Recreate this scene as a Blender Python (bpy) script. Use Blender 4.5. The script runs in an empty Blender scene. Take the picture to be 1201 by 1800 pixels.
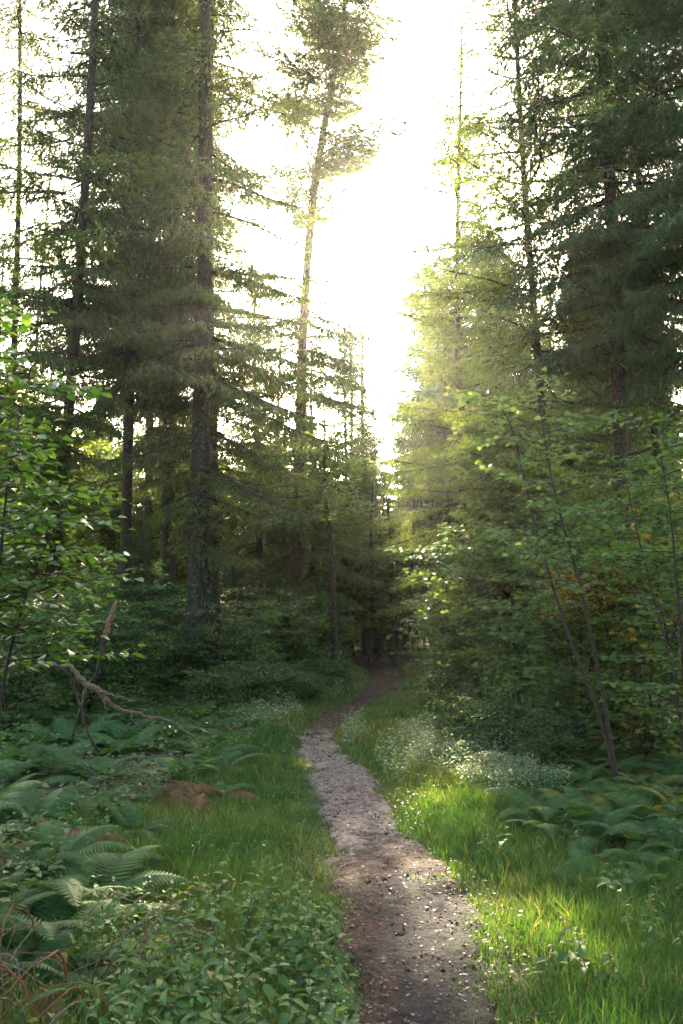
import bpy, math, random
import numpy as np
from mathutils import Vector, Matrix

# ------------------------------------------------------------------ camera, sky, sun, exposure
SC = bpy.context.scene
COL = SC.collection
CAM_H, PITCH, FPX = 1.6, math.radians(6.8), 1500.0
SUN_AZ, SUN_EL = math.radians(1.2), math.radians(20.5)     # azimuth to the right of straight ahead, elevation

cd = bpy.data.cameras.new('camera')
cam = bpy.data.objects.new('camera', cd)
COL.objects.link(cam)
cam.location = (0, 0, CAM_H)
cam.rotation_euler = (math.radians(90) + PITCH, 0, 0)
cd.sensor_fit = 'VERTICAL'
cd.sensor_height = 36.0
cd.lens = 30.0
cd.clip_start = 0.05
cd.clip_end = 600
cd.dof.use_dof = True
cd.dof.focus_distance = 11.0
cd.dof.aperture_fstop = 7.0
SC.camera = cam

W = bpy.data.worlds.new('World')
SC.world = W
W.use_nodes = True
nt = W.node_tree
nt.nodes.clear()
sky = nt.nodes.new('ShaderNodeTexSky')
sky.sky_type = 'NISHITA'
sky.sun_disc = False
sky.sun_elevation = SUN_EL
sky.sun_rotation = SUN_AZ
sky.air_density = 1.0
sky.dust_density = 6.0
sky.ozone_density = 0.6
bg = nt.nodes.new('ShaderNodeBackground')
bg.inputs['Strength'].default_value = 0.15
wo = nt.nodes.new('ShaderNodeOutputWorld')
nt.links.new(sky.outputs[0], bg.inputs[0])
nt.links.new(bg.outputs[0], wo.inputs[0])

sl = bpy.data.lights.new('sun', 'SUN')
sl.energy = 5.0
sl.angle = math.radians(0.55)
sl.color = (1.0, 0.83, 0.60)
sun = bpy.data.objects.new('sun', sl)
COL.objects.link(sun)
sd = Vector((math.sin(SUN_AZ) * math.cos(SUN_EL), math.cos(SUN_AZ) * math.cos(SUN_EL), math.sin(SUN_EL)))
sun.rotation_euler = sd.to_track_quat('Z', 'Y').to_euler()
sun.location = sd * 100

SC.view_settings.view_transform = 'Standard'
SC.view_settings.look = 'None'
SC.view_settings.gamma = 1.0
SC.view_settings.use_curve_mapping = False
SC.view_settings.exposure = 3.15
SC.render.engine = 'CYCLES'
cy = SC.cycles
cy.use_denoising = True
cy.denoiser = 'OPENIMAGEDENOISE'
cy.denoising_input_passes = 'RGB_ALBEDO_NORMAL'
cy.denoising_prefilter = 'NONE'
cy.max_bounces = 6
cy.diffuse_bounces = 3
cy.glossy_bounces = 2
cy.transmission_bounces = 4
cy.volume_bounces = 1
cy.sample_clamp_indirect = 4.0
cy.caustics_reflective = False
cy.caustics_refractive = False

HAZE_DENSITY = 0.00022
HAZE_G = 0.8

# ------------------------------------------------------------------ picture geometry -> world
CP, SP = math.cos(PITCH), math.sin(PITCH)
def ray(px, py):
    dx, dy = (px - 600.5) / FPX, (900 - py) / FPX
    return np.array([dx, CP - dy * SP, SP + dy * CP])
def gnd(px, py, z=0.0):
    d = ray(px, py); t = (z - CAM_H) / d[2]
    return np.array([d[0] * t, d[1] * t, z])
def at(px, py, Y):
    d = ray(px, py); t = Y / d[1]
    return np.array([d[0] * t, Y, CAM_H + d[2] * t])

# ------------------------------------------------------------------ noise and terrain
_G = np.random.default_rng(11).random((256, 256))
def vnoise(x, y, s=1.0, o=0.0):
    x = np.asarray(x, float) / s + o * 17.3 + 1000; y = np.asarray(y, float) / s + o * 5.7 + 1000
    xi, yi = np.floor(x).astype(int), np.floor(y).astype(int)
    fx, fy = x - xi, y - yi
    fx, fy = fx * fx * (3 - 2 * fx), fy * fy * (3 - 2 * fy)
    g = lambda a, b: _G[a % 256, b % 256]
    return (g(xi, yi) * (1 - fx) + g(xi + 1, yi) * fx) * (1 - fy) + (g(xi, yi + 1) * (1 - fx) + g(xi + 1, yi + 1) * fx) * fy
PATH_PX = [(1960, 640, 930), (1800, 622, 872), (1700, 612, 852), (1600, 604, 832), (1520, 592, 795), (1450, 574, 703),
           (1400, 560, 682), (1350, 545, 652), (1315, 528, 596), (1290, 528, 586), (1270, 545, 600), (1250, 572, 626),
           (1230, 612, 658), (1212, 642, 694), (1195, 655, 712), (1180, 648, 716), (1168, 636, 700), (1158, 600, 660), (1150, 540, 610)]
_L = np.array([gnd(l, y)[:2] for y, l, r in PATH_PX]); _R = np.array([gnd(r, y)[:2] for y, l, r in PATH_PX])
def path_edges(Y):
    return np.interp(Y, _L[:, 1], _L[:, 0]), np.interp(Y, _R[:, 1], _R[:, 0])
def path_dist(x, y):
    """signed distance outside the path edge (negative inside), side -1 / +1"""
    l, r = path_edges(y)
    c = (l + r) / 2
    return np.abs(x - c) - (r - l) / 2, np.sign(x - c)
def hgt(x, y):
    x = np.asarray(x, float); y = np.asarray(y, float)
    d, s = path_dist(x, y)
    h = (vnoise(x, y, 2.3, 1) - .5) * .12 + (vnoise(x, y, .7, 2) - .5) * .05
    k = np.clip(d / .5, 0, 1)
    h = h * (0.25 + .75 * k) - .05 * (1 - k) + .05
    h += np.clip((d - 1.2) / 4, 0, 1) * .18 + np.clip((np.abs(x) - 8) / 20, 0, 1) * .5
    return h - 0.05

# ------------------------------------------------------------------ mesh helpers
def nrm(a):
    return a / np.maximum(np.linalg.norm(a, axis=-1, keepdims=True), 1e-9)
class MB:
    def __init__(s): s.V, s.F, s.M, s.T, s.n = [], [], [], [], 0
    def add(s, V, F, m=0, t=0.5):
        V = np.asarray(V, np.float32).reshape(-1, 3); F = np.asarray(F, np.int32).reshape(-1, 3)
        s.V.append(V); s.F.append(F + s.n); s.M.append(np.full(len(F), m, np.int32))
        s.T.append(np.broadcast_to(np.asarray(t, np.float32), (len(V),)).astype(np.float32)); s.n += len(V)
    def arrays(s):
        return np.concatenate(s.V), np.concatenate(s.F), np.concatenate(s.M), np.concatenate(s.T)
    def mesh(s, name, mats, smooth=False):
        V, F, M, T = s.arrays()
        me = bpy.data.meshes.new(name)
        me.vertices.add(len(V)); me.vertices.foreach_set('co', V.ravel())
        me.loops.add(F.size); me.loops.foreach_set('vertex_index', F.ravel())
        me.polygons.add(len(F))
        me.polygons.foreach_set('loop_start', np.arange(0, F.size, 3, dtype=np.int32))
        for m in mats: me.materials.append(m)
        if len(mats) > 1: me.polygons.foreach_set('material_index', M)
        a = me.attributes.new('tint', 'FLOAT', 'POINT'); a.data.foreach_set('value', T)
        me.update(calc_edges=True)
        if smooth: me.polygons.foreach_set('use_smooth', np.ones(len(F), bool))
        return me
def link(name, me, parent=None, loc=None, mat=None):
    o = bpy.data.objects.new(name, me); COL.objects.link(o)
    if parent is not None: o.parent = parent
    if mat is not None: o.matrix_basis = mat
    if loc is not None: o.location = loc
    return o
def tag(o, label=None, cat=None, group=None, kind=None):
    if label: o['label'] = label
    if cat: o['category'] = cat
    if group: o['group'] = group
    if kind: o['kind'] = kind
    return o
def thing(name, label, cat, loc, group=None):
    o = bpy.data.objects.new(name, None); COL.objects.link(o)
    o.empty_display_size = .2; o.location = loc
    return tag(o, label, cat, group)

def tube(P, R, k=5, cap=False):
    P = np.asarray(P, float); R = np.asarray(R, float) * np.ones(len(P))
    T = nrm(np.gradient(P, axis=0))
    ref = np.array([0, 0, 1.0]) if abs(T[:, 2].mean()) < .8 else np.array([1.0, 0, 0])
    A = nrm(np.cross(T, ref)); B = np.cross(T, A)
    an = np.arange(k) * 2 * math.pi / k
    V = P[:, None] + R[:, None, None] * (np.cos(an)[None, :, None] * A[:, None] + np.sin(an)[None, :, None] * B[:, None])
    n = len(P); i = np.arange(n - 1)[:, None] * k; j = np.arange(k)[None, :]; j2 = (j + 1) % k
    F = np.concatenate([np.stack([i + j, i + j2, i + k + j2], -1).reshape(-1, 3), np.stack([i + j, i + k + j2, i + k + j], -1).reshape(-1, 3)])
    V = V.reshape(-1, 3)
    if cap:
        V = np.vstack([V, P[-1:]]); e = (n - 1) * k
        F = np.vstack([F, [[e + a, e + (a + 1) % k, n * k] for a in range(k)]])
    return V, F

def place(TV, TF, pos, d, n, size, tint):
    """put a template (x along, y side, z normal) at every pos"""
    D = nrm(d); S = nrm(np.cross(n, D)); N = np.cross(D, S)
    size = np.asarray(size)[:, None, None]
    V = pos[:, None] + size * (TV[None, :, 0:1] * D[:, None] + TV[None, :, 1:2] * S[:, None] + TV[None, :, 2:3] * N[:, None])
    k = len(TV)
    F = TF[None] + (np.arange(len(pos)) * k)[:, None, None]
    return V.reshape(-1, 3), F.reshape(-1, 3), np.repeat(tint, k)

def leaf_template(rows=4, wid=.62, fold=.10, curl=.12, peak=.42, stalk=.12):
    ts = np.linspace(0, 1, rows + 1)
    V, F = [], []
    V.append((0, 0, 0))
    idx = []
    for t in ts[1:-1]:
        w = wid / 2 * math.sin(math.pi * t ** (math.log(.5) / math.log(peak))) ** .8
        x = stalk + (1 - stalk) * t; z = -curl * t * t
        idx.append(len(V)); V += [(x, -w, z + fold * w * 2), (x, 0, z), (x, w, z + fold * w * 2)]
    V.append((1, 0, -curl)); e = len(V) - 1
    a = idx[0]; F += [(0, a, a + 1), (0, a + 1, a + 2)]
    for a, b in zip(idx[:-1], idx[1:]):
        F += [(a, b, b + 1), (a, b + 1, a + 1), (a + 1, b + 1, b + 2), (a + 1, b + 2, a + 2)]
    a = idx[-1]; F += [(a, e, a + 1), (a + 1, e, a + 2)]
    return np.array(V, float), np.array(F)
LEAF_BIRCH = leaf_template(5, .78, .12, .16, .34)
LEAF_OVAL = leaf_template(5, .66, .16, .14, .55)
LEAF_NETTLE = leaf_template(5, .48, .14, .35, .32)
LEAF_FAR = (np.array([(0, 0, 0), (.5, -.33, .05), (1, 0, -.1), (.5, .33, .05)], float), np.array([(0, 1, 2), (0, 2, 3)]))

# ------------------------------------------------------------------ materials
def mat_base(name):
    m = bpy.data.materials.new(name); m.use_nodes = True
    t = m.node_tree; t.nodes.clear()
    return m, t, t.nodes, t.links
def mix_rgb(N, L, fac, a, b):
    x = N.new('ShaderNodeMix'); x.data_type = 'RGBA'
    if fac is not None:
        if isinstance(fac, float): x.inputs[0].default_value = fac
        else: L.new(fac, x.inputs[0])
    for s, v in ((x.inputs[6], a), (x.inputs[7], b)):
        if isinstance(v, tuple): s.default_value = (*v, 1)
        else: L.new(v, s)
    return x.outputs[2]
def ramp(N, L, src, stops):
    r = N.new('ShaderNodeValToRGB'); L.new(src, r.inputs[0])
    el = r.color_ramp.elements
    while len(el) < len(stops): el.new(.5)
    for e, (p, c) in zip(el, stops): e.position = p; e.color = (*c, 1)
    return r.outputs[0]
def leaf_mat(name, stops, trans, tmix=.4, rough=.42, spec=.35, tboost=1.5, twarm=(1.25, 1.1, .45)):
    m, t, N, L = mat_base(name)
    a = N.new('ShaderNodeAttribute'); a.attribute_name = 'tint'
    oi = N.new('ShaderNodeObjectInfo')
    ad = N.new('ShaderNodeMath'); ad.operation = 'MULTIPLY_ADD'
    L.new(oi.outputs['Random'], ad.inputs[0]); ad.inputs[1].default_value = .3
    sb = N.new('ShaderNodeMath'); sb.operation = 'SUBTRACT'; L.new(a.outputs['Fac'], sb.inputs[0]); sb.inputs[1].default_value = .15
    L.new(sb.outputs[0], ad.inputs[2])
    c = ramp(N, L, ad.outputs[0], stops)
    tc = N.new('ShaderNodeTexCoord'); nz = N.new('ShaderNodeTexNoise'); nz.inputs['Scale'].default_value = 9
    L.new(tc.outputs['Object'], nz.inputs['Vector'])
    hs = N.new('ShaderNodeHueSaturation'); L.new(c, hs.inputs['Color'])
    mr = N.new('ShaderNodeMapRange'); L.new(nz.outputs['Fac'], mr.inputs[0])
    mr.inputs[1].default_value = .3; mr.inputs[2].default_value = .7; mr.inputs[3].default_value = .75; mr.inputs[4].default_value = 1.25
    L.new(mr.outputs[0], hs.inputs['Value'])
    p = N.new('ShaderNodeBsdfPrincipled'); L.new(hs.outputs[0], p.inputs['Base Color'])
    p.inputs['Roughness'].default_value = rough; p.inputs['Specular IOR Level'].default_value = spec
    tr = N.new('ShaderNodeBsdfTranslucent')
    mu = mix_rgb(N, L, 1.0, hs.outputs[0], tuple(x * tboost for x in twarm)); N[-1].blend_type = 'MULTIPLY'
    L.new(mu, tr.inputs['Color'])
    ms = N.new('ShaderNodeMixShader'); ms.inputs[0].default_value = tmix
    L.new(p.outputs[0], ms.inputs[1]); L.new(tr.outputs[0], ms.inputs[2])
    o = N.new('ShaderNodeOutputMaterial'); L.new(ms.outputs[0], o.inputs[0])
    return m
def bark_mat(name, c0, c1, sx=9, sz=2.2, bump=.5, moss=None):
    m, t, N, L = mat_base(name)
    tc = N.new('ShaderNodeTexCoord'); mp = N.new('ShaderNodeMapping'); mp.inputs['Scale'].default_value = (sx, sx, sz)
    L.new(tc.outputs['Object'], mp.inputs[0])
    v = N.new('ShaderNodeTexVoronoi'); v.feature = 'DISTANCE_TO_EDGE'; v.inputs['Scale'].default_value = 1.6; L.new(mp.outputs[0], v.inputs['Vector'])
    n = N.new('ShaderNodeTexNoise'); n.inputs['Scale'].default_value = 2.5; n.inputs['Detail'].default_value = 5; L.new(mp.outputs[0], n.inputs['Vector'])
    mr = N.new('ShaderNodeMapRange'); L.new(v.outputs['Distance'], mr.inputs[0]); mr.inputs[2].default_value = .14
    ml = N.new('ShaderNodeMath'); ml.operation = 'MULTIPLY'; L.new(mr.outputs[0], ml.inputs[0]); L.new(n.outputs['Fac'], ml.inputs[1])
    c = ramp(N, L, ml.outputs[0], [(0, c0), (.7, c1)])
    if moss:
        n2 = N.new('ShaderNodeTexNoise'); n2.inputs['Scale'].default_value = 1.3; n2.inputs['Detail'].default_value = 4; L.new(tc.outputs['Object'], n2.inputs['Vector'])
        f = ramp(N, L, n2.outputs['Fac'], [(.5, (0, 0, 0)), (.68, (1, 1, 1))])
        c = mix_rgb(N, L, f, c, moss)
    p = N.new('ShaderNodeBsdfPrincipled'); L.new(c, p.inputs['Base Color']); p.inputs['Roughness'].default_value = .85
    p.inputs['Specular IOR Level'].default_value = .2
    b = N.new('ShaderNodeBump'); b.inputs['Strength'].default_value = bump; b.inputs['Distance'].default_value = .03
    L.new(ml.outputs[0], b.inputs['Height']); L.new(b.outputs[0], p.inputs['Normal'])
    o = N.new('ShaderNodeOutputMaterial'); L.new(p.outputs[0], o.inputs[0])
    return m
def g3(*v): return v
M = {}
M['needle_dark'] = leaf_mat('spruce needles', [(0, (.015, .045, .016)), (.5, (.034, .085, .026)), (1, (.065, .125, .033))], None, .34, .5, .3, 1.4)
M['needle_mid'] = leaf_mat('hanging spruce needles', [(0, (.024, .058, .016)), (.5, (.052, .10, .024)), (1, (.10, .13, .033))], None, .4, .5, .3, 1.5, (1.35, 1.05, .45))
M['needle_light'] = leaf_mat('hemlock needles', [(0, (.045, .09, .018)), (.5, (.085, .14, .024)), (1, (.15, .17, .032))], None, .5, .5, .3, 1.6, (1.22, 1.05, .4))
M['leaf_birch'] = leaf_mat('birch leaf', [(0, (.045, .12, .02)), (.6, (.07, .17, .025)), (1, (.12, .20, .03))], None, .45, .32, .5, 1.5)
M['leaf_alder'] = leaf_mat('alder buckthorn leaf', [(0, (.045, .11, .03)), (.6, (.08, .16, .042)), (.93, (.13, .19, .042)), (1, (.28, .2, .03))], None, .42, .55, .3, 1.35)
M['leaf_yellow'] = leaf_mat('yellowing leaf', [(0, (.10, .13, .02)), (.5, (.26, .24, .03)), (1, (.34, .15, .03))], None, .5, .4, .4, 1.4)
M['leaf_under'] = leaf_mat('understorey leaf', [(0, (.035, .09, .026)), (.6, (.065, .135, .036)), (1, (.12, .17, .042))], None, .42, .55, .3, 1.35)
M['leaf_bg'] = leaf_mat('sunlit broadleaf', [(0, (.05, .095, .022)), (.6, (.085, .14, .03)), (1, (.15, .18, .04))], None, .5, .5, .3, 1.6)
M['ivy'] = leaf_mat('ivy leaf', [(0, (.015, .04, .015)), (1, (.045, .08, .03))], None, .2, .35, .4)
M['fern'] = leaf_mat('green fern', [(0, (.03, .085, .03)), (.6, (.055, .13, .038)), (1, (.12, .17, .038))], None, .4, .65, .15, 1.5)
M['fern_sunlit'] = leaf_mat('sun-painted fern', [(0, (.09, .13, .03)), (.6, (.17, .18, .04)), (1, (.26, .19, .06))], None, .42, .65, .15, 1.4)  # sunlight on the right-hand ferns is put into this golden colour
M['fern_brown'] = leaf_mat('dead fern', [(0, (.12, .05, .02)), (1, (.28, .13, .055))], None, .3, .7, .2, 1.2, (1, 1, 1))
M['grass'] = leaf_mat('grass blade', [(0, (.024, .072, .014)), (.5, (.048, .11, .024)), (.8, (.085, .14, .032)), (1, (.27, .23, .10))], None, .36, .5, .25, 1.6, (1.05, 1.1, .42))
M['herb'] = leaf_mat('nettle leaf', [(0, (.035, .095, .025)), (.7, (.085, .165, .04)), (.95, (.12, .19, .045)), (1, (.24, .2, .05))], None, .35, .6, .22, 1.3)
M['pale'] = leaf_mat('bedstraw', [(0, (.10, .17, .07)), (.6, (.22, .28, .15)), (1, (.42, .44, .30))], None, .4, .5, .3, 1.3, (1.1, 1.05, .7))
M['litter'] = leaf_mat('fallen leaf', [(0, (.04, .022, .014)), (.6, (.11, .06, .032)), (.96, (.16, .10, .06)), (1, (.30, .22, .14))], None, .1, .6, .3, 1, (1, 1, 1))
M['bark_spruce'] = bark_mat('spruce bark', (.022, .017, .012), (.095, .072, .05), 17, 5, .6, (.05, .065, .03))
M['bark_pine'] = bark_mat('pine bark', (.04, .024, .016), (.19, .12, .078), 14, 4, .6)
M['bark_dark'] = bark_mat('dark bark', (.018, .014, .010), (.09, .065, .045), 12, 3, .4)
M['stem'] = bark_mat('sapling bark', (.02, .016, .012), (.07, .055, .04), 30, 8, .2)
M['deadwood'] = bark_mat('weathered dead wood', (.05, .035, .024), (.25, .18, .12), 40, 10, .4)
M['rawwood'] = bark_mat('snapped orange wood', (.12, .06, .03), (.32, .19, .11), 60, 8, .4)
M['rachis'] = bark_mat('fern stalk', (.06, .09, .03), (.10, .12, .04), 30, 8, .1)

# ground
def soil_mat():
    m, t, N, L = mat_base('forest soil and moss')
    tc = N.new('ShaderNodeTexCoord')
    def nz(s, d=6):
        n = N.new('ShaderNodeTexNoise'); n.inputs['Scale'].default_value = s; n.inputs['Detail'].default_value = d
        n.inputs['Roughness'].default_value = .65; L.new(tc.outputs['Object'], n.inputs['Vector']); return n.outputs['Fac']
    a = ramp(N, L, nz(3), [(.3, (.022, .016, .010)), (.55, (.06, .042, .022)), (.75, (.12, .08, .04))])
    b = ramp(N, L, nz(16), [(.3, (.018, .04, .01)), (.7, (.07, .11, .025))])
    c = mix_rgb(N, L, ramp(N, L, nz(.9), [(.38, (0, 0, 0)), (.58, (1, 1, 1))]), a, b)
    p = N.new('ShaderNodeBsdfPrincipled'); L.new(c, p.inputs['Base Color']); p.inputs['Roughness'].default_value = .95
    bm = N.new('ShaderNodeBump'); bm.inputs['Strength'].default_value = .8; bm.inputs['Distance'].default_value = .05
    L.new(nz(22), bm.inputs['Height']); L.new(bm.outputs[0], p.inputs['Normal'])
    o = N.new('ShaderNodeOutputMaterial'); L.new(p.outputs[0], o.inputs[0])
    return m
def path_mat():
    m, t, N, L = mat_base('trodden earth')
    tc = N.new('ShaderNodeTexCoord')
    def nz(s, d=6, r=.65):
        n = N.new('ShaderNodeTexNoise'); n.inputs['Scale'].default_value = s; n.inputs['Detail'].default_value = d
        n.inputs['Roughness'].default_value = r; L.new(tc.outputs['Object'], n.inputs['Vector']); return n.outputs['Fac']
    at_ = N.new('ShaderNodeAttribute'); at_.attribute_name = 'tint'      # 0 damp black earth, 1 dry pale sand
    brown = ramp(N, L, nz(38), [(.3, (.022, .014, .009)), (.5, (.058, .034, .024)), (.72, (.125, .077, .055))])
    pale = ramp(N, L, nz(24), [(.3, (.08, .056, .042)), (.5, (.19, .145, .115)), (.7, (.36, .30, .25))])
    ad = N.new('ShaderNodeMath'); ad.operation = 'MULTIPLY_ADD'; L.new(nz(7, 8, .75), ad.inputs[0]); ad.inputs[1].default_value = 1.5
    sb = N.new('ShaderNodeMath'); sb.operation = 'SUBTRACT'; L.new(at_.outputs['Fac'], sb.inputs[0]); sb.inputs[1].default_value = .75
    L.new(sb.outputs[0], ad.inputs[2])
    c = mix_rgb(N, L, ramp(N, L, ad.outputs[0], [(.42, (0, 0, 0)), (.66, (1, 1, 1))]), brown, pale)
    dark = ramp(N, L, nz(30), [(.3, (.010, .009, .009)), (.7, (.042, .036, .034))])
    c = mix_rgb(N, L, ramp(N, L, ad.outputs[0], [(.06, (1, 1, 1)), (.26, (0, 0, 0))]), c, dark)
    p = N.new('ShaderNodeBsdfPrincipled'); L.new(c, p.inputs['Base Color']); p.inputs['Roughness'].default_value = .9; p.inputs['Specular IOR Level'].default_value = .12
    bm = N.new('ShaderNodeBump'); bm.inputs['Strength'].default_value = .9; bm.inputs['Distance'].default_value = .03
    L.new(nz(34), bm.inputs['Height']); L.new(bm.outputs[0], p.inputs['Normal'])
    o = N.new('ShaderNodeOutputMaterial'); L.new(p.outputs[0], o.inputs[0])
    return m
M['soil'] = soil_mat(); M['path'] = path_mat()

# ------------------------------------------------------------------ ground and path
def grid(xs, ys, zf, tf=None):
    X, Y = np.meshgrid(xs, ys); Z = zf(X, Y)
    V = np.stack([X, Y, Z], -1).reshape(-1, 3)
    nx, ny = len(xs), len(ys)
    i = (np.arange(ny - 1)[:, None] * nx + np.arange(nx - 1)[None]).ravel()
    F = np.concatenate([np.stack([i, i + 1, i + nx + 1], -1), np.stack([i, i + nx + 1, i + nx], -1)])
    return V, F
mb = MB()
xs = np.concatenate([-np.geomspace(95, 5, 26), np.linspace(-4.9, 4.9, 110), np.geomspace(5, 95, 26)])
ys = np.concatenate([-np.geomspace(30, .5, 10), np.linspace(0, 14, 150), np.linspace(14.2, 34, 70), np.geomspace(35, 150, 30)])
V, F = grid(xs, ys, hgt); mb.add(V, F)
tag(link('ground', mb.mesh('ground', [M['soil']], True)), 'brown forest floor with moss under the trees and grass', 'ground', kind='structure')

mb = MB()
ny, nx = 620, 34
Ys = 1.9 + (_L[-1, 1] - 1.9) * np.linspace(0, 1, ny) ** 1.5
l, r = path_edges(Ys)
wob = .06
l = l + (vnoise(Ys, 0 * Ys, .35, 3) - .5) * wob * 2 + (vnoise(Ys, 0 * Ys, .11, 4) - .5) * wob
r = r + (vnoise(Ys, 0 * Ys, .35, 5) - .5) * wob * 2 + (vnoise(Ys, 0 * Ys, .11, 6) - .5) * wob
u = np.linspace(-.12, 1.12, nx)
X = l[:, None] + (r - l)[:, None] * u[None]; YY = np.repeat(Ys[:, None], nx, 1)
Z = hgt(X, YY) + .022 + (vnoise(X, YY, .16, 7) - .5) * .03 + (vnoise(X * .6 + YY * .8, YY * .6 - X * .8, .05, 8) - .5) * .012
edge = np.clip((np.abs(u - .5) - .47) / .15, 0, 1)[None]
Z = Z - edge * .06
pv = np.stack([X, YY, Z], -1).reshape(-1, 3)
i = (np.arange(ny - 1)[:, None] * nx + np.arange(nx - 1)[None]).ravel()
pf = np.concatenate([np.stack([i, i + 1, i + nx + 1], -1), np.stack([i, i + nx + 1, i + nx], -1)])
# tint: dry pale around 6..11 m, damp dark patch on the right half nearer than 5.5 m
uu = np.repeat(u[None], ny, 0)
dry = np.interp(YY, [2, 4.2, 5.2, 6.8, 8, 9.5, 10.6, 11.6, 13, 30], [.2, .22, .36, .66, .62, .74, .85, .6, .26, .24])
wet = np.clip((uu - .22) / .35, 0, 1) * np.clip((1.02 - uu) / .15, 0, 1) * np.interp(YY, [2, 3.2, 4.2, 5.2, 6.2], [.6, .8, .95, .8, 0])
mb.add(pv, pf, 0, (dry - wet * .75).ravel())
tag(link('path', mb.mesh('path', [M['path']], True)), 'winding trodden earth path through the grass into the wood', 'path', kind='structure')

# ------------------------------------------------------------------ spruce boughs and crowns
def make_bough(L, rg, droop=.22, pend=.7, step=.14, tw=.09, fat=1.0, ntuft=4, wide=.42):
    mb = MB()
    def ax(t):
        t = np.asarray(t, float)
        return np.stack([L * t * (1 - .06 * t), L * .05 * np.sin(t * 5 + ph), -droop * L * t ** 1.4 + .5 * droop * L * t ** 4], -1)
    ph = rg.random() * 6
    t = np.linspace(0, 1, 7)
    V, F = tube(ax(t), .006 + .011 * L * (1 - t) ** .8, 4); mb.add(V, F, 1)
    B, D, Ln, Tn = [], [], [], []
    s = .28 if L > 1 else .06
    while s < L:
        tt = s / L
        for sg in (-1, 1):
            if rg.random() < .1: continue
            bl = (wide * L * (1 - tt) ** .75 * (.6 + .4 * min(1, tt * 5)) + .12) * rg.uniform(.7, 1.15)
            bl = min(bl, 1.15)
            a = math.radians(rg.uniform(42, 68)) * sg
            p0 = ax(tt)
            tl = np.linspace(0, 1, 4)
            dirx = np.array([math.cos(a), math.sin(a), 0])
            dz = -rg.uniform(.1, .45) * pend
            P = p0 + bl * (tl[:, None] * dirx + np.stack([0 * tl, 0 * tl, dz * tl ** 1.6], -1))
            if bl > .25:
                V, F = tube(P[[0, 2, 3]], [.0055, .004, .002], 3); mb.add(V, F, 1)
            n = max(2, int(bl / tw))
            q = (np.arange(n) + rg.random(n) * .8) / n
            pos = p0 + bl * (q[:, None] * dirx + np.stack([0 * q, 0 * q, dz * q ** 1.6], -1))
            side = np.array([-math.sin(a), math.cos(a), 0]) * np.where(rg.random(n) < .5, 1, -1)[:, None]
            d = dirx * rg.uniform(.3, .9, n)[:, None] + side * rg.uniform(.2, .9, n)[:, None]
            d[:, 2] -= pend * rg.uniform(.2, 1.9, n)
            B.append(pos); D.append(d); Ln.append(rg.uniform(.09, .24, n) * fat * (1 - .3 * q)); Tn.append(np.full(n, rg.random() * .35))
        s += step * rg.uniform(.7, 1.3)
    n = int(L / .07)
    q = rg.random(n) ** .7
    B.append(ax(q)); d = rg.normal(0, .5, (n, 3)); d[:, 0] += .8; d[:, 2] -= pend * .5
    D.append(d); Ln.append(rg.uniform(.08, .16, n) * fat); Tn.append(np.full(n, .2))
    B, D, Ln, Tn = np.concatenate(B), nrm(np.concatenate(D)), np.concatenate(Ln), np.concatenate(Tn)
    n = len(B)
    Tn = Tn + rg.random(n) * .55
    R = nrm(np.cross(D, rg.normal(0, 1, (n, 3)))); R2 = np.cross(D, R)
    w = .009 * fat
    V = np.stack([B, B + D * Ln[:, None] * .45 + R * w, B + D * Ln[:, None], B + D * Ln[:, None] * .45 - R * w], 1)
    i = np.arange(n)[:, None] * 4
    F = np.concatenate([i + [[0, 1, 2]], i + [[0, 2, 3]]])
    mb.add(V, F, 0, np.repeat(Tn, 4))
    for k in range(ntuft):
        u_ = (k + rg.random(n)) / ntuft * .85
        an = rg.random(n) * 2 * math.pi if k % 2 else rg.random(n) * 2 * math.pi
        pr = R * np.cos(an)[:, None] + R2 * np.sin(an)[:, None]
        b = B + D * (Ln * u_)[:, None]
        dd = nrm(D * .75 + pr * .8)
        ln = rg.uniform(.035, .075, n) * fat
        sw = nrm(np.cross(dd, pr + rg.normal(0, .6, (n, 3)))) * (.0075 * fat)
        V = np.stack([b - sw, b + sw, b + dd * ln[:, None]], 1)
        i = np.arange(n)[:, None] * 3
        mb.add(V, i + [[0, 1, 2]], 0, np.repeat(Tn + .08, 3))
    return mb.arrays()

def bough_set(seed, **kw):
    rg = np.random.default_rng(seed)
    return [(L, make_bough(L, rg, **kw)) for L in (3.0, 3.0, 2.1, 2.1, 1.35, 1.35, .75)]

def make_crown(name, seed, bs, z0, H, Lmax, mats, whorl=.5, nb=4.5, prof=.8, pitch=(-.25, .6), miss=.1, low=.35, asym=None, fillz=None):
    rg = np.random.default_rng(seed)
    mb = MB(); z = z0
    while z < H - .3:
        f = (z - z0) / (H - z0)
        Lb = Lmax * (1 - f) ** prof * min(1, low + f * 4)
        n = int(nb + rg.random()); a0 = rg.random() * 6.28
        for k in range(n):
            if rg.random() < miss: continue
            az = a0 + k * 6.283 / n + rg.normal(0, .25)
            L = Lb * rg.uniform(.65, 1.15)
            if asym: L *= asym(az, z)
            if L < .15: continue
            c = min(bs, key=lambda b: abs(b[0] - L) + rg.random() * .3)
            s = L / c[0]
            V, F, Mi, T = c[1]
            pt = pitch[0] + (pitch[1] - pitch[0]) * f + rg.normal(0, .08)
            Rm = np.array(Matrix.Rotation(az, 3, 'Z') @ Matrix.Rotation(-pt, 3, 'Y') @ Matrix.Rotation(rg.normal(0, .12), 3, 'X'))
            Vt = (V * s) @ Rm.T + np.array([0, 0, z + rg.normal(0, .1)])
            mb.add(Vt, F, 0, np.clip(T + rg.normal(0, .1), 0, 1)); mb.M[-1] = Mi
        z += whorl * rg.uniform(.7, 1.3) * (1 - .45 * f)
    return mb.mesh(name, mats)

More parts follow.
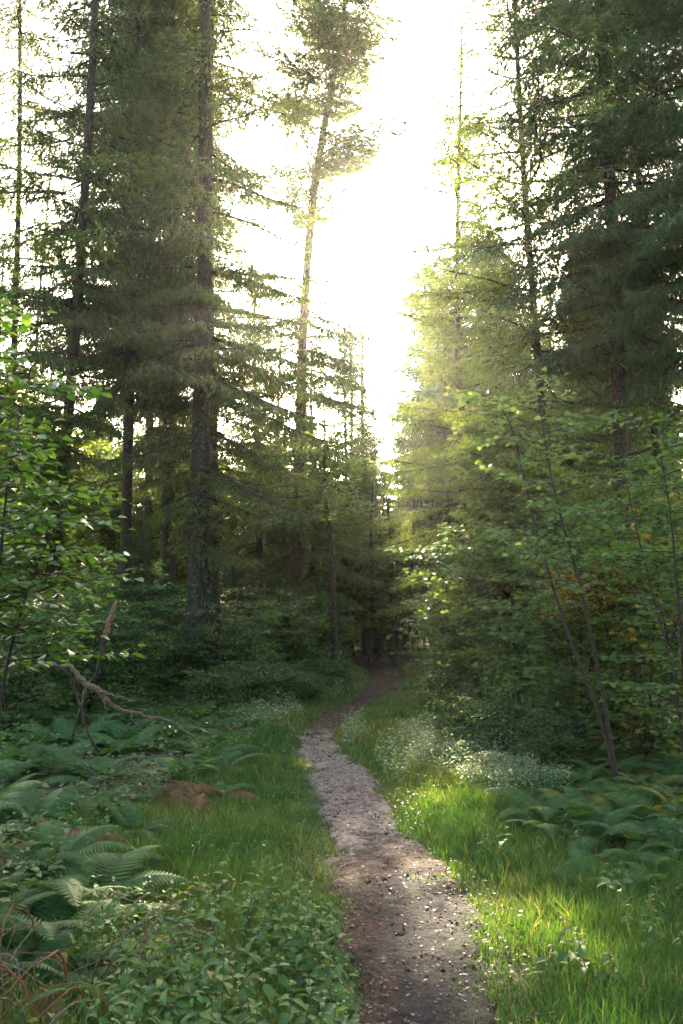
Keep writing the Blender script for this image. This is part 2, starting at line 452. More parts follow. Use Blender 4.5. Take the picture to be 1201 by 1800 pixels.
bs_h = bough_set(1, pend=.9, droop=.24, step=.13, tw=.075, fat=1.4)
bs_d = bough_set(2, pend=.75, droop=.18, step=.12, tw=.07, fat=1.5)
bs_l = bough_set(3, pend=.6, droop=.16, step=.12, tw=.07, wide=.5, fat=1.2)
bs_f = bough_set(4, pend=.8, droop=.2, step=.24, tw=.15, fat=3.2, ntuft=3, wide=.55)
bs_p = bough_set(5, pend=.1, droop=-.08, step=.12, tw=.07, fat=1.8, wide=.45)

CROWN = {
    'hero': make_crown('spruce_crown_sparse', 21, bs_h, 3.0, 24, 2.8, [M['needle_mid'], M['bark_dark']], .62, 4.3, .7, miss=.2, asym=lambda az, z: 1.0 + .28 * math.cos(az)),
    'sparse': make_crown('spruce_crown_open', 27, bs_h, 4.0, 23, 2.5, [M['needle_mid'], M['bark_dark']], .62, 4.3, .6, miss=.15),
    'dense': make_crown('spruce_crown_dense', 22, bs_d, 6.2, 24, 2.7, [M['needle_dark'], M['bark_dark']], .42, 5, .6, miss=.05, low=.6),
    'low': make_crown('spruce_crown_low', 23, bs_h, 1.8, 17, 2.7, [M['needle_mid'], M['bark_dark']], .5, 4.5, .7, miss=.15),
    'light': make_crown('hemlock_crown', 24, bs_l, 2.4, 15.5, 2.9, [M['needle_light'], M['bark_dark']], .52, 4.3, .75, pitch=(-.15, .7), miss=.2, low=.7),
    'far': make_crown('spruce_crown_far', 25, bs_f, 1.5, 19, 3.2, [M['needle_dark'], M['bark_dark']], .5, 5, .7, low=.7),
    'young': make_crown('young_spruce_crown', 26, bs_l, .25, 4.2, 1.35, [M['needle_dark'], M['bark_dark']], .26, 5, .9, pitch=(-.1, .8), low=.8),
}

def make_trunk(P, r0, rtop, k=14, seed=0, flare=.5):
    """P: polyline in local coordinates"""
    P = np.asarray(P, float); rg = np.random.default_rng(seed)
    n = 46
    s = np.linspace(0, 1, len(P)); u_ = np.linspace(0, 1, n) ** 1.25
    Q = np.stack([np.interp(u_, s, P[:, c]) for c in range(3)], -1)
    if len(P) == 2:
        w = .05 + r0 * .2
        Q[:, 0] += w * np.sin(u_ * 7 + rg.random() * 6) * u_ ** .5; Q[:, 1] += w * np.sin(u_ * 6 + rg.random() * 6) * u_ ** .5
    Lz = np.linalg.norm(P[-1] - P[0])
    R = rtop + (r0 - rtop) * (1 - u_) ** .85 + r0 * flare * np.exp(-u_ * Lz / .35)
    V, F = tube(Q, R, k)
    ang = np.tile(np.arange(k), n); zz = V[:, 2]
    C = np.repeat(Q, k, 0)
    b = 1 + .10 * (vnoise(ang * 1.3, zz, .9, seed) - .5) * 2 + .22 * np.exp(-np.clip(zz, 0, 9) / .3) * np.sin(ang * 6.283 * 4 / k + seed)
    V = C + (V - C) * b[:, None]
    return V, F

def dead_branch_mesh(seed, L=1.6):
    rg = np.random.default_rng(seed); mb = MB()
    t = np.linspace(0, 1, 7)
    P = np.stack([L * t, .08 * L * np.sin(t * 4 + seed), .06 * L * t - .28 * L * t ** 2], -1)
    V, F = tube(P, .016 * (1 - t) + .003, 4); mb.add(V, F)
    for k in range(9):
        q = rg.uniform(.25, 1); p = np.array([np.interp(q, t, P[:, c]) for c in range(3)])
        l = rg.uniform(.15, .45) * (1.1 - q * .5); a = rg.choice([-1, 1]) * rg.uniform(.4, 1.1)
        tl = np.linspace(0, 1, 4)[:, None]
        pp = p + l * (tl * np.array([math.cos(a), math.sin(a), 0]) + tl ** 2 * np.array([0, 0, -rg.uniform(.1, .6)]))
        V, F = tube(pp, [.006, .005, .004, .002], 3); mb.add(V, F)
    return mb.mesh('dead_branch', [M['bark_dark']])
DEADB = [dead_branch_mesh(s, L) for s, L in ((1, 1.5), (2, 2.1), (3, 1.0), (4, 2.6))]

_ts = [100]
def tree(name, label, p1, p2, Y, wpx, crown, cs=1.0, bark='bark_spruce', H=None, group=None, cat='tree', dead=0, dead_z=(1.2, 6), rot=None, rtop=.25, poly=None):
    """trunk through picture points p1 (low) and p2 (high) at depth Y; wpx = width of the trunk at its foot"""
    A, B = at(*p1, Y), at(*p2, Y)
    d = (B - A) / (B[2] - A[2])
    g = float(hgt(A[0], Y)); base = A + d * (g - A[2])
    base = np.array([base[0], Y, float(hgt(base[0], Y)) - .06])
    _ts[0] += 1; sd_ = _ts[0]; rg = np.random.default_rng(sd_)
    H = H or 24 * cs
    e = thing(name, label, cat, tuple(base), group)
    r0 = wpx / 2 / FPX * Y * (1 if 'ivy-clad spruce, left of' in label or label.startswith('thick tall') else .85)
    if poly is not None:
        P = np.array([at(x, y, Y) for x, y in poly]) - base; P[0] = (0, 0, 0)
        s = np.linspace(0, 1, len(P)); uu_ = np.linspace(0, 1, 30)
        P = np.stack([np.interp(uu_, s, P[:, c]) for c in range(3)], -1)
        ker = np.ones(7) / 7
        Pp = np.vstack([np.repeat(P[:1], 3, 0), P, np.repeat(P[-1:], 3, 0)])
        P = np.stack([np.convolve(Pp[:, c], ker, 'valid') for c in range(3)], -1)
    else:
        P = np.array([[0, 0, 0], [d[0] * H, 0, H]])
    m_ = MB(); V, F = make_trunk(P, r0, r0 * rtop if poly is not None else .02, 16 if Y < 22 else 8, sd_); m_.add(V, F)
    link('trunk', m_.mesh('trunk', [M[bark]], True), e)
    tilt = Matrix.Rotation(math.atan2(d[0], 1), 4, 'Y')
    if crown:
        link('crown', CROWN[crown], e, mat=tilt @ Matrix.Rotation(rg.random() * 6.28 if rot is None else rot, 4, 'Z') @ Matrix.Scale(cs, 4))
    for k in range(dead):
        z = rg.uniform(*dead_z); az = rg.random() * 6.28
        link('dead_branch', DEADB[int(rg.integers(len(DEADB)))], e,
             mat=tilt @ Matrix.Translation((0, 0, z)) @ Matrix.Rotation(az, 4, 'Z') @ Matrix.Rotation(rg.uniform(-.25, .3), 4, 'Y') @ Matrix.Scale(rg.uniform(.6, 1.1), 4))
    return e, base, r0, d

# ------------------------------------------------------------------ the individual conifers
hero, hb, hr, hd = tree('ivy_clad_spruce', 'thick tall spruce with ivy climbing its lower trunk, left of the path', (345, 1225), (362, 40), 16.5, 39, 'hero', H=25, dead=12, dead_z=(2, 7.5), rot=0)
tree('spruce_tree', 'reddish brown spruce trunk tight behind the ivy-clad spruce', (376, 1175), (374, 700), 18.2, 24, 'sparse', .85, H=19, dead=5)
tree('spruce_tree', 'spruce with crossing thin trunk, left one of the close pair left of the ivy-clad spruce', (284, 1195), (302, 560), 18.6, 24, 'sparse', .95, H=22, dead=8, dead_z=(2, 6))
tree('spruce_tree', 'thick reddish spruce, right one of the close pair left of the ivy-clad spruce', (306, 1175), (294, 560), 20.0, 27, 'sparse', 1.0, H=22, dead=6, dead_z=(2, 6))
tree('spruce_tree', 'spruce with the darkest dense crown filling the upper left', (222, 1170), (234, 200), 18.0, 26, 'dense', 1.0, H=25, dead=7, dead_z=(2, 6.5))
lean, *_ = tree('spruce_tree', 'spruce leaning slightly right, rising behind the birch leaves on the left', (82, 1190), (152, 250), 15.5, 26, 'sparse', .97, H=24, dead=8, dead_z=(2, 6), rot=2.2)
tree('spruce_tree', 'sparse spruce at the left edge of the picture', (18, 1150), (30, 300), 19.0, 18, 'hero', .85, H=20, dead=4, rot=1.0)
pine, pb, pr_, pd = tree('pine_tree', 'slender pine with curving bare upper trunk leaning right against the bright sky', (520, 1110), (530, 600), 23.0, 25, None, bark='bark_pine', dead=8, dead_z=(2, 8),
                       poly=[(520, 1150), (521, 1000), (524, 850), (528, 700), (534, 560), (540, 430), (553, 310), (572, 210), (588, 130), (602, 60), (612, -30), (618, -120)])
# pine: hanging lower boughs and an open top
def pine_crown():
    rg = np.random.default_rng(77); mb = MB()
    px = [(520, 1000), (524, 850), (528, 700), (534, 560), (540, 430), (553, 310), (572, 210), (588, 130), (602, 60), (612, -30), (618, -120)]
    P = np.array([at(x, y, 23.0) for x, y in px]) - pb
    for k in range(158):
        z = rg.uniform(2.6, 10.5) if k < 62 else rg.uniform(12.2, 21.5) ** 1.0
        lowb = k < 62
        L = rg.uniform(1.2, 2.9) if lowb else rg.uniform(1.0, 3.3) * (.5 if z < 14 else 1) * (1 if z < 18 else .6)
        c = min(bs_h if lowb else bs_p, key=lambda b: abs(b[0] - L) + rg.random() * .3)
        x = np.interp(z, P[:, 2], P[:, 0])
        V, F, Mi, T = c[1]
        Rm = np.array(Matrix.Rotation(rg.random() * 6.283, 3, 'Z') @ Matrix.Rotation(-(rg.uniform(-.35, .0) if lowb else rg.uniform(-.05, .55)), 3, 'Y'))
        mb.add((V * L / c[0]) @ Rm.T + np.array([x, 0, z]), F, 0, T); mb.M[-1] = Mi
    return mb.mesh('pine_crown', [M['needle_mid'], M['bark_pine']])
link('crown', pine_crown(), pine)
tree('spruce_tree', 'small slim spruce standing between the pine and the bright gap', (615, 1150), (616, 560), 34, 13, 'low', .82, H=14, dead=3)
slim = tree('slim_tree', 'thin black trunk with loose leafy crown, left of the path where it bends', (590, 1180), (576, 850), 20.5, 13, None, bark='bark_dark', H=6.4, dead=4, dead_z=(3, 6))
tree('hemlock_tree', 'pale green feathery conifer with thin leaning trunk, right of the gap', (952, 700), (925, 300), 13.2, 20, 'light', 1.0, H=15.5, dead=8, dead_z=(2.5, 7), rot=.4)
tree('hemlock_tree', 'pale green feathery conifer with grey trunk behind the right bushes', (812, 1000), (808, 400), 19.5, 18, 'light', 1.02, H=16, dead=6, dead_z=(2, 6), rot=2.0)
tree('spruce_tree', 'dark dense spruce with thick trunk towering over the right bushes', (1090, 800), (1062, 100), 12.2, 34, 'dense', .88, H=22, dead=8, dead_z=(3, 7), rot=1.3)
tree('spruce_tree', 'dark spruce with thinner trunk right of the thick right-hand spruce', (1148, 700), (1124, 400), 14.5, 18, 'dense', .8, H=20, dead=5, dead_z=(3, 6), rot=3.0)
tree('spruce_tree', 'dark spruce rising from the right edge of the picture', (1262, 1000), (1240, 300), 11.0, 30, 'dense', .8, H=20, rot=4.0)
tree('spruce_tree', 'bluish green spruce with boughs to the ground behind the right bend of the path', (792, 1100), (786, 700), 26, 16, 'low', .78, H=13)
tree('spruce_tree', 'low spruce in front of the dark wood right of the path end', (880, 1100), (878, 700), 24, 16, 'low', .7, H=11)

tree('spruce_tree', 'bushy spruce with sunlit drooping boughs between the ivy-clad spruce and the pine', (455, 1120), (452, 700), 25, 17, 'low', .72, H=12)
for lab, px, c in [('far hazy spruce closing the lower end of the bright gap, left of the path end', 640, .82), ('far hazy spruce closing the lower end of the bright gap, right of the path end', 708, .76)]:
    tree('spruce_tree', lab, (px, 1120), (px + 1, 700), 45, 8, 'low', c, H=17 * c)
rg = np.random.default_rng(16)
for x, y in [(-4.6, 1.0), (4.3, 1.0), (7.4, 3.0), (-8.5, 3.5)]:  # out-of-view spruces added to block sky light and darken the near corners
    e = thing('spruce_tree', 'unseen spruce added to shade the near end of the path', 'tree', (x, y, float(hgt(x, y)) - .05), 'unseen spruces added to shade the near end of the path')
    m_ = MB(); V, F = make_trunk([[0, 0, 0], [0, 0, 22]], .2, .02, 10, int(x * 7) % 50); m_.add(V, F)
    link('trunk', m_.mesh('trunk', [M['bark_spruce']], True), e); link('crown', CROWN['dense'], e, mat=Matrix.Rotation(rg.random() * 6, 4, 'Z') @ Matrix.Scale(rg.uniform(.8, .95), 4))
tree('spruce_tree', 'dark spruce filling the space between the dense spruce and the ivy-clad one', (262, 1150), (268, 400), 21, 20, 'dense', 1.08, H=25, rot=2)
for lab, px, Y, c in [('hazy feathery spruce just left of the path end, behind the thin black trunk', 606, 31, .74), ('hazy low spruce directly above the path end', 658, 36, .62), ('hazy spruce just right of the path end', 734, 32, .52), ('feathery spruce close behind the pine', 548, 29, .66)]:
    tree('spruce_tree', lab, (px, 1120), (px + 2, 700), Y, 11, 'low', c, H=17 * c)
rg = np.random.default_rng(6)
for px, Y, w in [(652, 27, 9), (668, 31, 8), (690, 27.5, 12), (699, 30, 9), (722, 28, 11), (738, 31, 9), (757, 29, 10), (712, 34, 9), (778, 33, 9), (640, 33, 8)]:
    tree('bare_trunk', 'dark branchless trunk in the gloom at the end of the path', (px, 1100), (px + rg.normal(0, 3), 900), Y, w, None, bark='bark_dark', H=6.5, group='dark trunks at the end of the path', dead=3, dead_z=(2, 5.5))
# wood behind: trunks one can tell apart
rg = np.random.default_rng(5)
for k in range(27):
    Y = rg.uniform(27, 40); px = rg.uniform(640, 1180) if k < 20 else rg.uniform(-60, 600)
    if 560 < px < 640: px += 130
    e = tree('spruce_tree', 'slim dark trunk in the dim wood behind the path' if k < 20 else 'slim trunk in the hazy wood behind the left trees', (px, 1100), (px - (px - 600) * .03 + rg.normal(0, 8), 700), Y, rg.uniform(9, 17),
             'far', rg.uniform(.5, .7) if 560 < px < 760 else (rg.uniform(.7, .95) if px > 760 else rg.uniform(.45, .7)), bark='bark_dark', H=17, group='trees of the dim wood right of the path' if k < 20 else 'trees of the hazy wood on the left')
for k in range(30):
    Y = rg.uniform(44, 75); px = (k + .5) / 30 * 1500 - 150 + rg.normal(0, 20)
    c = .5 if 480 < px < 760 else (rg.uniform(.7, .95) if px > 760 else rg.uniform(.42, .68))
    tree('spruce_tree', 'far spruce closing the view at the back of the wood', (px, 1090), (px, 700), Y, 9, 'far', c * Y / 60 + .05, bark='bark_dark', H=15, group='farthest trees at the back of the wood')

# ------------------------------------------------------------------ broadleaf shrubs and saplings
def curve_pts(P, n):
    P = np.asarray(P, float); s = np.linspace(0, 1, len(P)); u_ = np.linspace(0, 1, n)
    Q = np.stack([np.interp(u_, s, P[:, c]) for c in range(3)], -1)
    for _ in range(2): Q[1:-1] = (Q[:-2] + 2 * Q[1:-1] + Q[2:]) / 4
    return Q
def shrub(seed, stems, sr=.012, br=(.35, 1.1), nbr=14, tw=(.12, .4), ntw=7, lsp=.05, lsize=(.045, .075), t0=.25, up=.25, flat=.35):
    """stems: list of polylines. returns wood MB and leaf arrays (pos, dir, normal, size)"""
    rg = np.random.default_rng(seed); wood = MB(); lp, ld, ln_, ls = [], [], [], []
    def leaves(P, d):
        n = max(2, int(np.linalg.norm(P[-1] - P[0]) / lsp))
        q = (np.arange(n) + .6) / n
        s = np.linspace(0, 1, len(P)); pos = np.stack([np.interp(q, s, P[:, c]) for c in range(3)], -1)
        side = np.cross(d, [0, 0, 1]); side /= max(1e-6, np.linalg.norm(side))
        sg = np.where(np.arange(n) % 2, 1, -1)[:, None]
        dd = d * rg.uniform(.2, .8, (n, 1)) + side * sg * rg.uniform(.5, 1.1, (n, 1)); dd[:, 2] = -rg.uniform(-.1, .45, n)
        dd[-1] = d + rg.normal(0, .1, 3)
        lp.append(pos + nrm(dd) * .012); ld.append(dd)
        nn = rg.normal(0, flat, (n, 3)); nn[:, 2] = 1; ln_.append(nn); ls.append(rg.uniform(*lsize, n))
    for S in stems:
        Q = curve_pts(S, 14); L = np.linalg.norm(np.diff(Q, axis=0), axis=1).sum()
        tq = np.linspace(0, 1, 14)
        V, F = tube(Q, sr * (1 - tq * .8), 6); wood.add(V, F)
        for k in range(nbr):
            q = t0 + (1 - t0) * (k + rg.random()) / nbr
            p = np.array([np.interp(q, tq, Q[:, c]) for c in range(3)])
            az = rg.random() * 6.283; el = rg.uniform(up - .25, up + .35)
            d = np.array([math.cos(az) * math.cos(el), math.sin(az) * math.cos(el), math.sin(el)])
            bl = rg.uniform(*br) * (1.15 - q * .6)
            tl = np.linspace(0, 1, 5)[:, None]
            B = p + bl * (tl * d + tl ** 2 * np.array([0, 0, -.15]))
            V, F = tube(B, [.006, .005, .004, .003, .002], 3); wood.add(V, F)
            leaves(B[2:], d)
            for j in range(ntw):
                qq = .15 + .85 * (j + rg.random()) / ntw
                pb_ = np.array([np.interp(qq, tl[:, 0], B[:, c]) for c in range(3)])
                a2 = az + rg.choice([-1, 1]) * rg.uniform(.5, 1.2); e2 = rg.uniform(-.15, .3)
                d2 = np.array([math.cos(a2) * math.cos(e2), math.sin(a2) * math.cos(e2), math.sin(e2)])
                tl2 = rg.uniform(*tw) * (1.2 - qq * .5)
                T_ = pb_ + tl2 * np.linspace(0, 1, 3)[:, None] * d2
                V, F = tube(T_, [.003, .0025, .0015], 3); wood.add(V, F)
                leaves(T_, d2)
    return wood, np.concatenate(lp), np.concatenate(ld), np.concatenate(ln_), np.concatenate(ls)

def leaf_mesh(tpl, mat, name='leaf'):
    out = []
    for k in range(5):
        m_ = MB(); m_.add(tpl[0], tpl[1], 0, .15 + k * .17); out.append(m_.mesh(name, [mat], True))
    return out
LM = {'birch': leaf_mesh(LEAF_BIRCH, M['leaf_birch']), 'alder': leaf_mesh(LEAF_OVAL, M['leaf_alder']), 'nettle': leaf_mesh(LEAF_NETTLE, M['herb'])}

def shrub_thing(name, label, cat, base, data, leafkey, tpl, mat, nsingle=0, group=None, stem_mat='stem', tint_f=None, extra=None):
    wood, lp, ld, ln_, ls = data
    rg = np.random.default_rng(len(lp))
    e = thing(name, label, cat, tuple(base), group)
    link('stems', wood.mesh('stems', [M[stem_mat]], True), e)
    b = np.array(base)
    order = np.arange(len(lp))
    if nsingle:
        w = lp + b
        vis = np.abs(w[:, 0] / w[:, 1]) < .43
        sc_ = ls / np.linalg.norm(w - [0, 0, CAM_H], axis=1) * np.where(vis, 1, .1)
        order = np.argsort(-sc_)
        D = nrm(ld); S = nrm(np.cross(ln_, D)); N_ = np.cross(D, S)
        for i in order[:nsingle]:
            Mx = Matrix(((D[i, 0] * ls[i], S[i, 0] * ls[i], N_[i, 0] * ls[i], lp[i, 0]), (D[i, 1] * ls[i], S[i, 1] * ls[i], N_[i, 1] * ls[i], lp[i, 1]),
                         (D[i, 2] * ls[i], S[i, 2] * ls[i], N_[i, 2] * ls[i], lp[i, 2]), (0, 0, 0, 1)))
            link('leaf', LM[leafkey][int(rg.integers(5))], e, mat=Mx)
        order = order[nsingle:]
    if len(order):
        m_ = MB(); t_ = rg.random(len(order)) * .8 + .1
        V, F, T = place(tpl[0], tpl[1], lp[order], ld[order], ln_[order], ls[order], t_); m_.add(V, F, 0, T)
        f = link('foliage', m_.mesh('foliage', [mat], True), e); f['kind'] = 'stuff'
    return e

def local_stems(base, rg, n, h, spread, lean=(0, 0)):
    out = []
    for k in range(n):
        a = rg.random() * 6.283; s = spread * rg.uniform(.4, 1)
        top = np.array([math.cos(a) * s + lean[0], math.sin(a) * s + lean[1], h * rg.uniform(.75, 1.05)])
        out.append([(0, 0, 0), top * [.25, .25, .35], top * [.6, .6, .7], top])
    return out

# left foreground birch sapling
rg = np.random.default_rng(31)
b0 = at(-25, 1500, 4.3); b0 = np.array([b0[0], 4.3, float(hgt(b0[0], 4.3)) - .03])
def rel(px, py, Y): return at(px, py, Y) - b0
st = [[(0, 0, 0), rel(-10, 1150, 4.3), rel(10, 850, 4.4), rel(60, 620, 4.5)],
      [(0, 0, 0), rel(-40, 1150, 4.2), rel(-40, 900, 4.1), rel(-30, 560, 4.2)],
      [(0, 0, 0), rel(0, 1200, 4.6), rel(60, 1000, 4.8), rel(130, 860, 4.9)]]
dat = shrub(31, st, .013, (.3, .75), 26, (.10, .3), 9, .045, (.042, .07), .36, .15)
shrub_thing('birch_sapling', 'bright green birch sapling leaning in from the left edge', 'sapling', b0, dat, 'birch', LEAF_BIRCH, M['leaf_birch'], 300)

# right foreground saplings: two thin stems forking from one foot
def sap(name, label, foot, stems_px, Y, seed, nsingle, leafkey='alder', tpl=LEAF_OVAL, mat='leaf_alder', **kw):
    f = at(*foot, Y); f = np.array([f[0], Y, float(hgt(f[0], Y)) - .03])
    stems_ = [[(0, 0, 0)] + [at(x, y, Y + dy) - f for x, y, dy in s] for s in stems_px]
    return shrub_thing(name, label, 'sapling', f, shrub(seed, stems_, **kw), leafkey, tpl, M[mat], nsingle)
sap('alder_sapling', 'two-stemmed sapling with thin dark leaning stems in front of the right bushes', (1086, 1370),
    [[(1065, 1270, 0), (1000, 1130, .1), (950, 960, .2), (917, 840, .3), (905, 740, .4), (860, 690, .5)],
     [(1070, 1270, 0), (1045, 1140, -.1), (1015, 1000, -.2), (975, 880, -.1), (955, 760, .1), (945, 690, .1)]],
    8.0, 41, 300, sr=.022, nbr=19, br=(.4, .95), ntw=8, t0=.42, lsize=(.06, .09), tw=(.12, .3), up=.1, flat=.5)
sap('alder_sapling', 'bushy sapling with rounded leaves at the right edge of the picture', (1215, 1400),
    [[(1200, 1150, 0), (1180, 900, 0), (1150, 740, 0)], [(1240, 1150, 0), (1230, 900, .2), (1200, 650, .2)], [(1190, 1200, .4), (1130, 980, .6), (1090, 800, .6)]],
    6.8, 42, 300, sr=.016, nbr=22, br=(.3, .8), ntw=8, t0=.2, lsize=(.055, .08), tw=(.1, .28))
sap('alder_sapling', 'low sapling reaching left over the path side with silvery leaf tops', (900, 1270),
    [[(880, 1120, 0), (830, 1020, 0), (760, 985, 0), (728, 970, 0)], [(905, 1100, 0), (870, 1000, .3), (800, 930, .3)], [(930, 1100, .3), (940, 980, .5), (920, 900, .5)]],
    12.0, 43, 300, sr=.016, nbr=20, br=(.3, .85), ntw=8, t0=.2, lsize=(.07, .10), tw=(.12, .35))

# bush meshes shared by the many shrubs
def bush_proto(seed, h, spread, ns, nbr, ntw, lsize, mat, br=(.4, 1.0), t0=.12):
    rg = np.random.default_rng(seed)
    wood, lp, ld, ln_, ls = shrub(seed, local_stems(None, rg, ns, h, spread), .014, br, nbr, (.15, .45), ntw, .055, lsize, t0, flat=.75)
    m_ = MB(); V, F, T = place(*LEAF_FAR, lp, ld, ln_, ls, rg.random(len(lp))); m_.add(V, F, 0, T)
    return wood.mesh('stems', [M['stem']], True), m_.mesh('foliage', [mat], False)
BUSH = {'big': bush_proto(61, 3.0, .9, 9, 14, 7, (.08, .125), M['leaf_alder']),
        'mid': bush_proto(62, 2.0, .8, 8, 12, 7, (.07, .11), M['leaf_under']),
        'small': bush_proto(63, 1.0, .5, 9, 8, 7, (.05, .08), M['leaf_under'], (.2, .6)),
        'tall': bush_proto(64, 6.5, 1.4, 6, 34, 12, (.10, .17), M['leaf_bg'], (.6, 1.7), .3),
        'yellow': bush_proto(65, .9, .25, 4, 8, 5, (.05, .07), M['leaf_yellow'], (.2, .45), .4)}
def bush(kind, px, Y, s, label, name='bush', group=None, z=0, cat='bush', rz=None):
    p = at(px, 1100, Y); rg = np.random.default_rng(int(abs(px) * 7 + Y * 31))
    e = thing(name, label, cat, (p[0], Y, float(hgt(p[0], Y)) - .05 + z), group)
    e.rotation_euler.z = rg.random() * 6.28 if rz is None else rz; e.scale = (s, s, s * rg.uniform(.9, 1.1))
    link('stems', BUSH[kind][0], e)
    f = link('foliage', BUSH[kind][1], e); f['kind'] = 'stuff'
    return e
bush('big', 1015, 9.6, .92, 'big leafy bush behind the two-stemmed sapling')
bush('big', 1130, 9.0, .85, 'leafy bush beside the right edge sapling')
bush('big', 925, 11.2, .85, 'leafy bush left of the two-stemmed sapling')
bush('big', 1080, 12.5, 1.05, 'tall leafy bush under the dark thick spruce')
bush('big', 1190, 11.0, 1.0, 'leafy bush at the right edge behind the saplings')
bush('mid', 850, 14.0, 1.15, 'small-leaved bush at the right of the path, nearest its bend')
bush('mid', 800, 17.0, 1.2, 'small-leaved rounded bush further along the right of the path')
bush('big', 880, 16.5, .95, 'tall bush under the grey-trunked conifer')
bush('yellow', 1040, 8.9, 1.0, 'clump of yellow and orange leaves caught by sun in the right bushes', 'yellowing_shrub', z=1.25)
bush('tall', 910, 12.2, .73, 'tall loose sapling overhanging the right of the path, left of the bushes')
bush('tall', 905, 13.0, .62, 'tall leafy sapling under the pale feathery conifer')
bush('mid', 835, 22.0, 1.0, 'bush at the right where the path disappears')
rg = np.random.default_rng(71)
for k, (px, Y, s, kd) in enumerate([(230, 14.5, .9, 'mid'), (300, 15.5, .7, 'mid'), (420, 16.0, .8, 'mid'), (470, 17.5, .9, 'mid'), (520, 18.5, 1.0, 'mid'), (160, 13, .8, 'mid'), (60, 12, 1.0, 'mid'), (560, 21, .9, 'mid'), (400, 19, 1.1, 'mid'), (20, 10.5, .8, 'mid'),
                                    (330, 22, 1.2, 'mid'), (250, 24, 1.3, 'mid'), (150, 20, 1.3, 'mid'), (40, 18, 1.3, 'mid'), (450, 24, 1.3, 'mid'), (570, 25, .8, 'mid'), (545, 26, 1.2, 'mid')]):
    bush(kd, px, Y, s, 'leafy undergrowth bush among the left trunks', group='undergrowth bushes among the left trunks')
for k, (px, Y, s) in enumerate([(440, 14, .8), (480, 14.8, .8), (520, 16.3, .75), (555, 17.5, .8), (590, 19.5, .7), (380, 13.2, .8), (596, 23, .6), (500, 15.8, .7), (545, 15.2, .5)]):
    bush('small', px, Y, s, 'low small-leaved shrub along the left verge of the path', group='low shrubs along the left verge')
for k, (px, Y, s) in enumerate([(800, 11.5, .7), (840, 10.3, .7), (770, 14.5, .7), (800, 18, .8), (890, 9.6, .7), (790, 21, .8), (960, 8.8, .6)]):
    bush('small', px, Y, s, 'low small-leaved shrub along the right verge of the path', group='low shrubs along the right verge')
for k, (px, Y, s) in enumerate([(650, 27, .72), (700, 30, .75), (590, 31, .9), (480, 29, 1.0), (400, 27, 1.1), (300, 30, 1.2), (180, 28, 1.2), (60, 25, 1.2), (-40, 22, 1.2), (130, 35, 1.4), (760, 33, .9), (530, 36, 1.2), (350, 38, 1.4), (900, 30, 1.1), (1000, 28, 1.0), (1120, 25, 1.1), (660, 38, 1.1), (20, 15.5, .9), (240, 40, 1.5), (450, 42, 1.5), (580, 43, 1.3), (710, 42, 1.2)]):
    bush('tall', px, Y, s, 'small broadleaf tree with loose light foliage among the far trunks', 'broadleaf_tree', 'broadleaf trees among the far trunks', cat='tree')
for px, Y, s in [(495, 19, .55), (250, 17, .9), (410, 21, .8), (560, 24, .7)]:
    p = at(px, 1100, Y)
    e = thing('young_spruce', 'young spruce growing low among the undergrowth on the left', 'tree', (p[0], Y, float(hgt(p[0], Y)) - .03), 'young spruces in the undergrowth')
    m_ = MB(); V, F = make_trunk([[0, 0, 0], [0, 0, 4.2 * s]], .035, .005, 6, 5); m_.add(V, F)
    link('trunk', m_.mesh('trunk', [M['bark_dark']], True), e); link('crown', CROWN['young'], e, mat=Matrix.Scale(s, 4))

link('crown', BUSH['mid'][1], slim[0], mat=Matrix.Translation((-.25, 0, 3.3)) @ Matrix.Scale(1.35, 4))
for k, (px, Y, s) in enumerate([(686, 32, .8), (715, 33.5, .9), (655, 34, .9), (700, 37, 1.5), (660, 36, 1.4), (745, 36, 1.5), (620, 38, 1.5), (690, 43, 1.9)]):
    bush('mid', px, Y, s, 'dim bush closing the end of the path', group='dim bushes at the end of the path')
def boughs(e, items, mat):
    for z, az, L, pt in items:
        c = min(bs_d, key=lambda b: abs(b[0] - L)); m_ = MB(); V, F, Mi, T = c[1]; m_.add(V * (L / c[0]), F, 0, T); m_.M[-1] = Mi
        link('bough', m_.mesh('bough', [M[mat], M['bark_dark']]), e, mat=Matrix.Translation((0, 0, z)) @ Matrix.Rotation(az, 4, 'Z') @ Matrix.Rotation(-pt, 4, 'Y'))
boughs(lean, [(9.7, -.5, 2.6, .05), (9.4, 3.6, 2.6, .0), (8.2, -1.0, 2.2, 0), (10.6, 2.9, 2.0, .1), (12.3, .2, 2.2, .1)], 'needle_light')
boughs(pine, [(8.3, .3, 3.0, -.1), (7.7, -.4, 3.1, -.2), (7.9, 3.3, 2.6, -.1), (6.4, .1, 3.1, -.25), (5.9, 2.8, 2.6, -.2), (4.6, -.3, 2.4, -.15), (9.3, -.2, 2.6, 0), (4.9, .5, 2.8, -.2)], 'needle_mid')
boughs(hero, [(8.4, -.3, 3.0, -.1), (7.1, .1, 3.3, -.2), (6.2, -.5, 3.2, -.3), (5.2, .1, 3.3, -.35), (4.4, -.6, 3.0, -.3), (6.6, 3.5, 2.6, -.25), (4.9, -2.4, 2.4, -.2)], 'needle_mid')
rg = np.random.default_rng(17)
for x, y, s_ in [(3.0, 3.0, .6), (-3.1, 2.9, .6), (3.6, 5.3, .55), (-2.7, 1.0, .5), (2.7, .9, .5)]:  # bushes added outside the frame to darken the bottom corners
    e = thing('bush', 'unseen tall bush added to shade the near corners beside the path', 'bush', (x, y, float(hgt(x, y)) - .05), 'unseen tall bushes added to shade the near corners')
    e.scale = (s_, s_, s_); link('stems', BUSH['tall'][0], e); f = link('foliage', BUSH['tall'][1], e); f['kind'] = 'stuff'
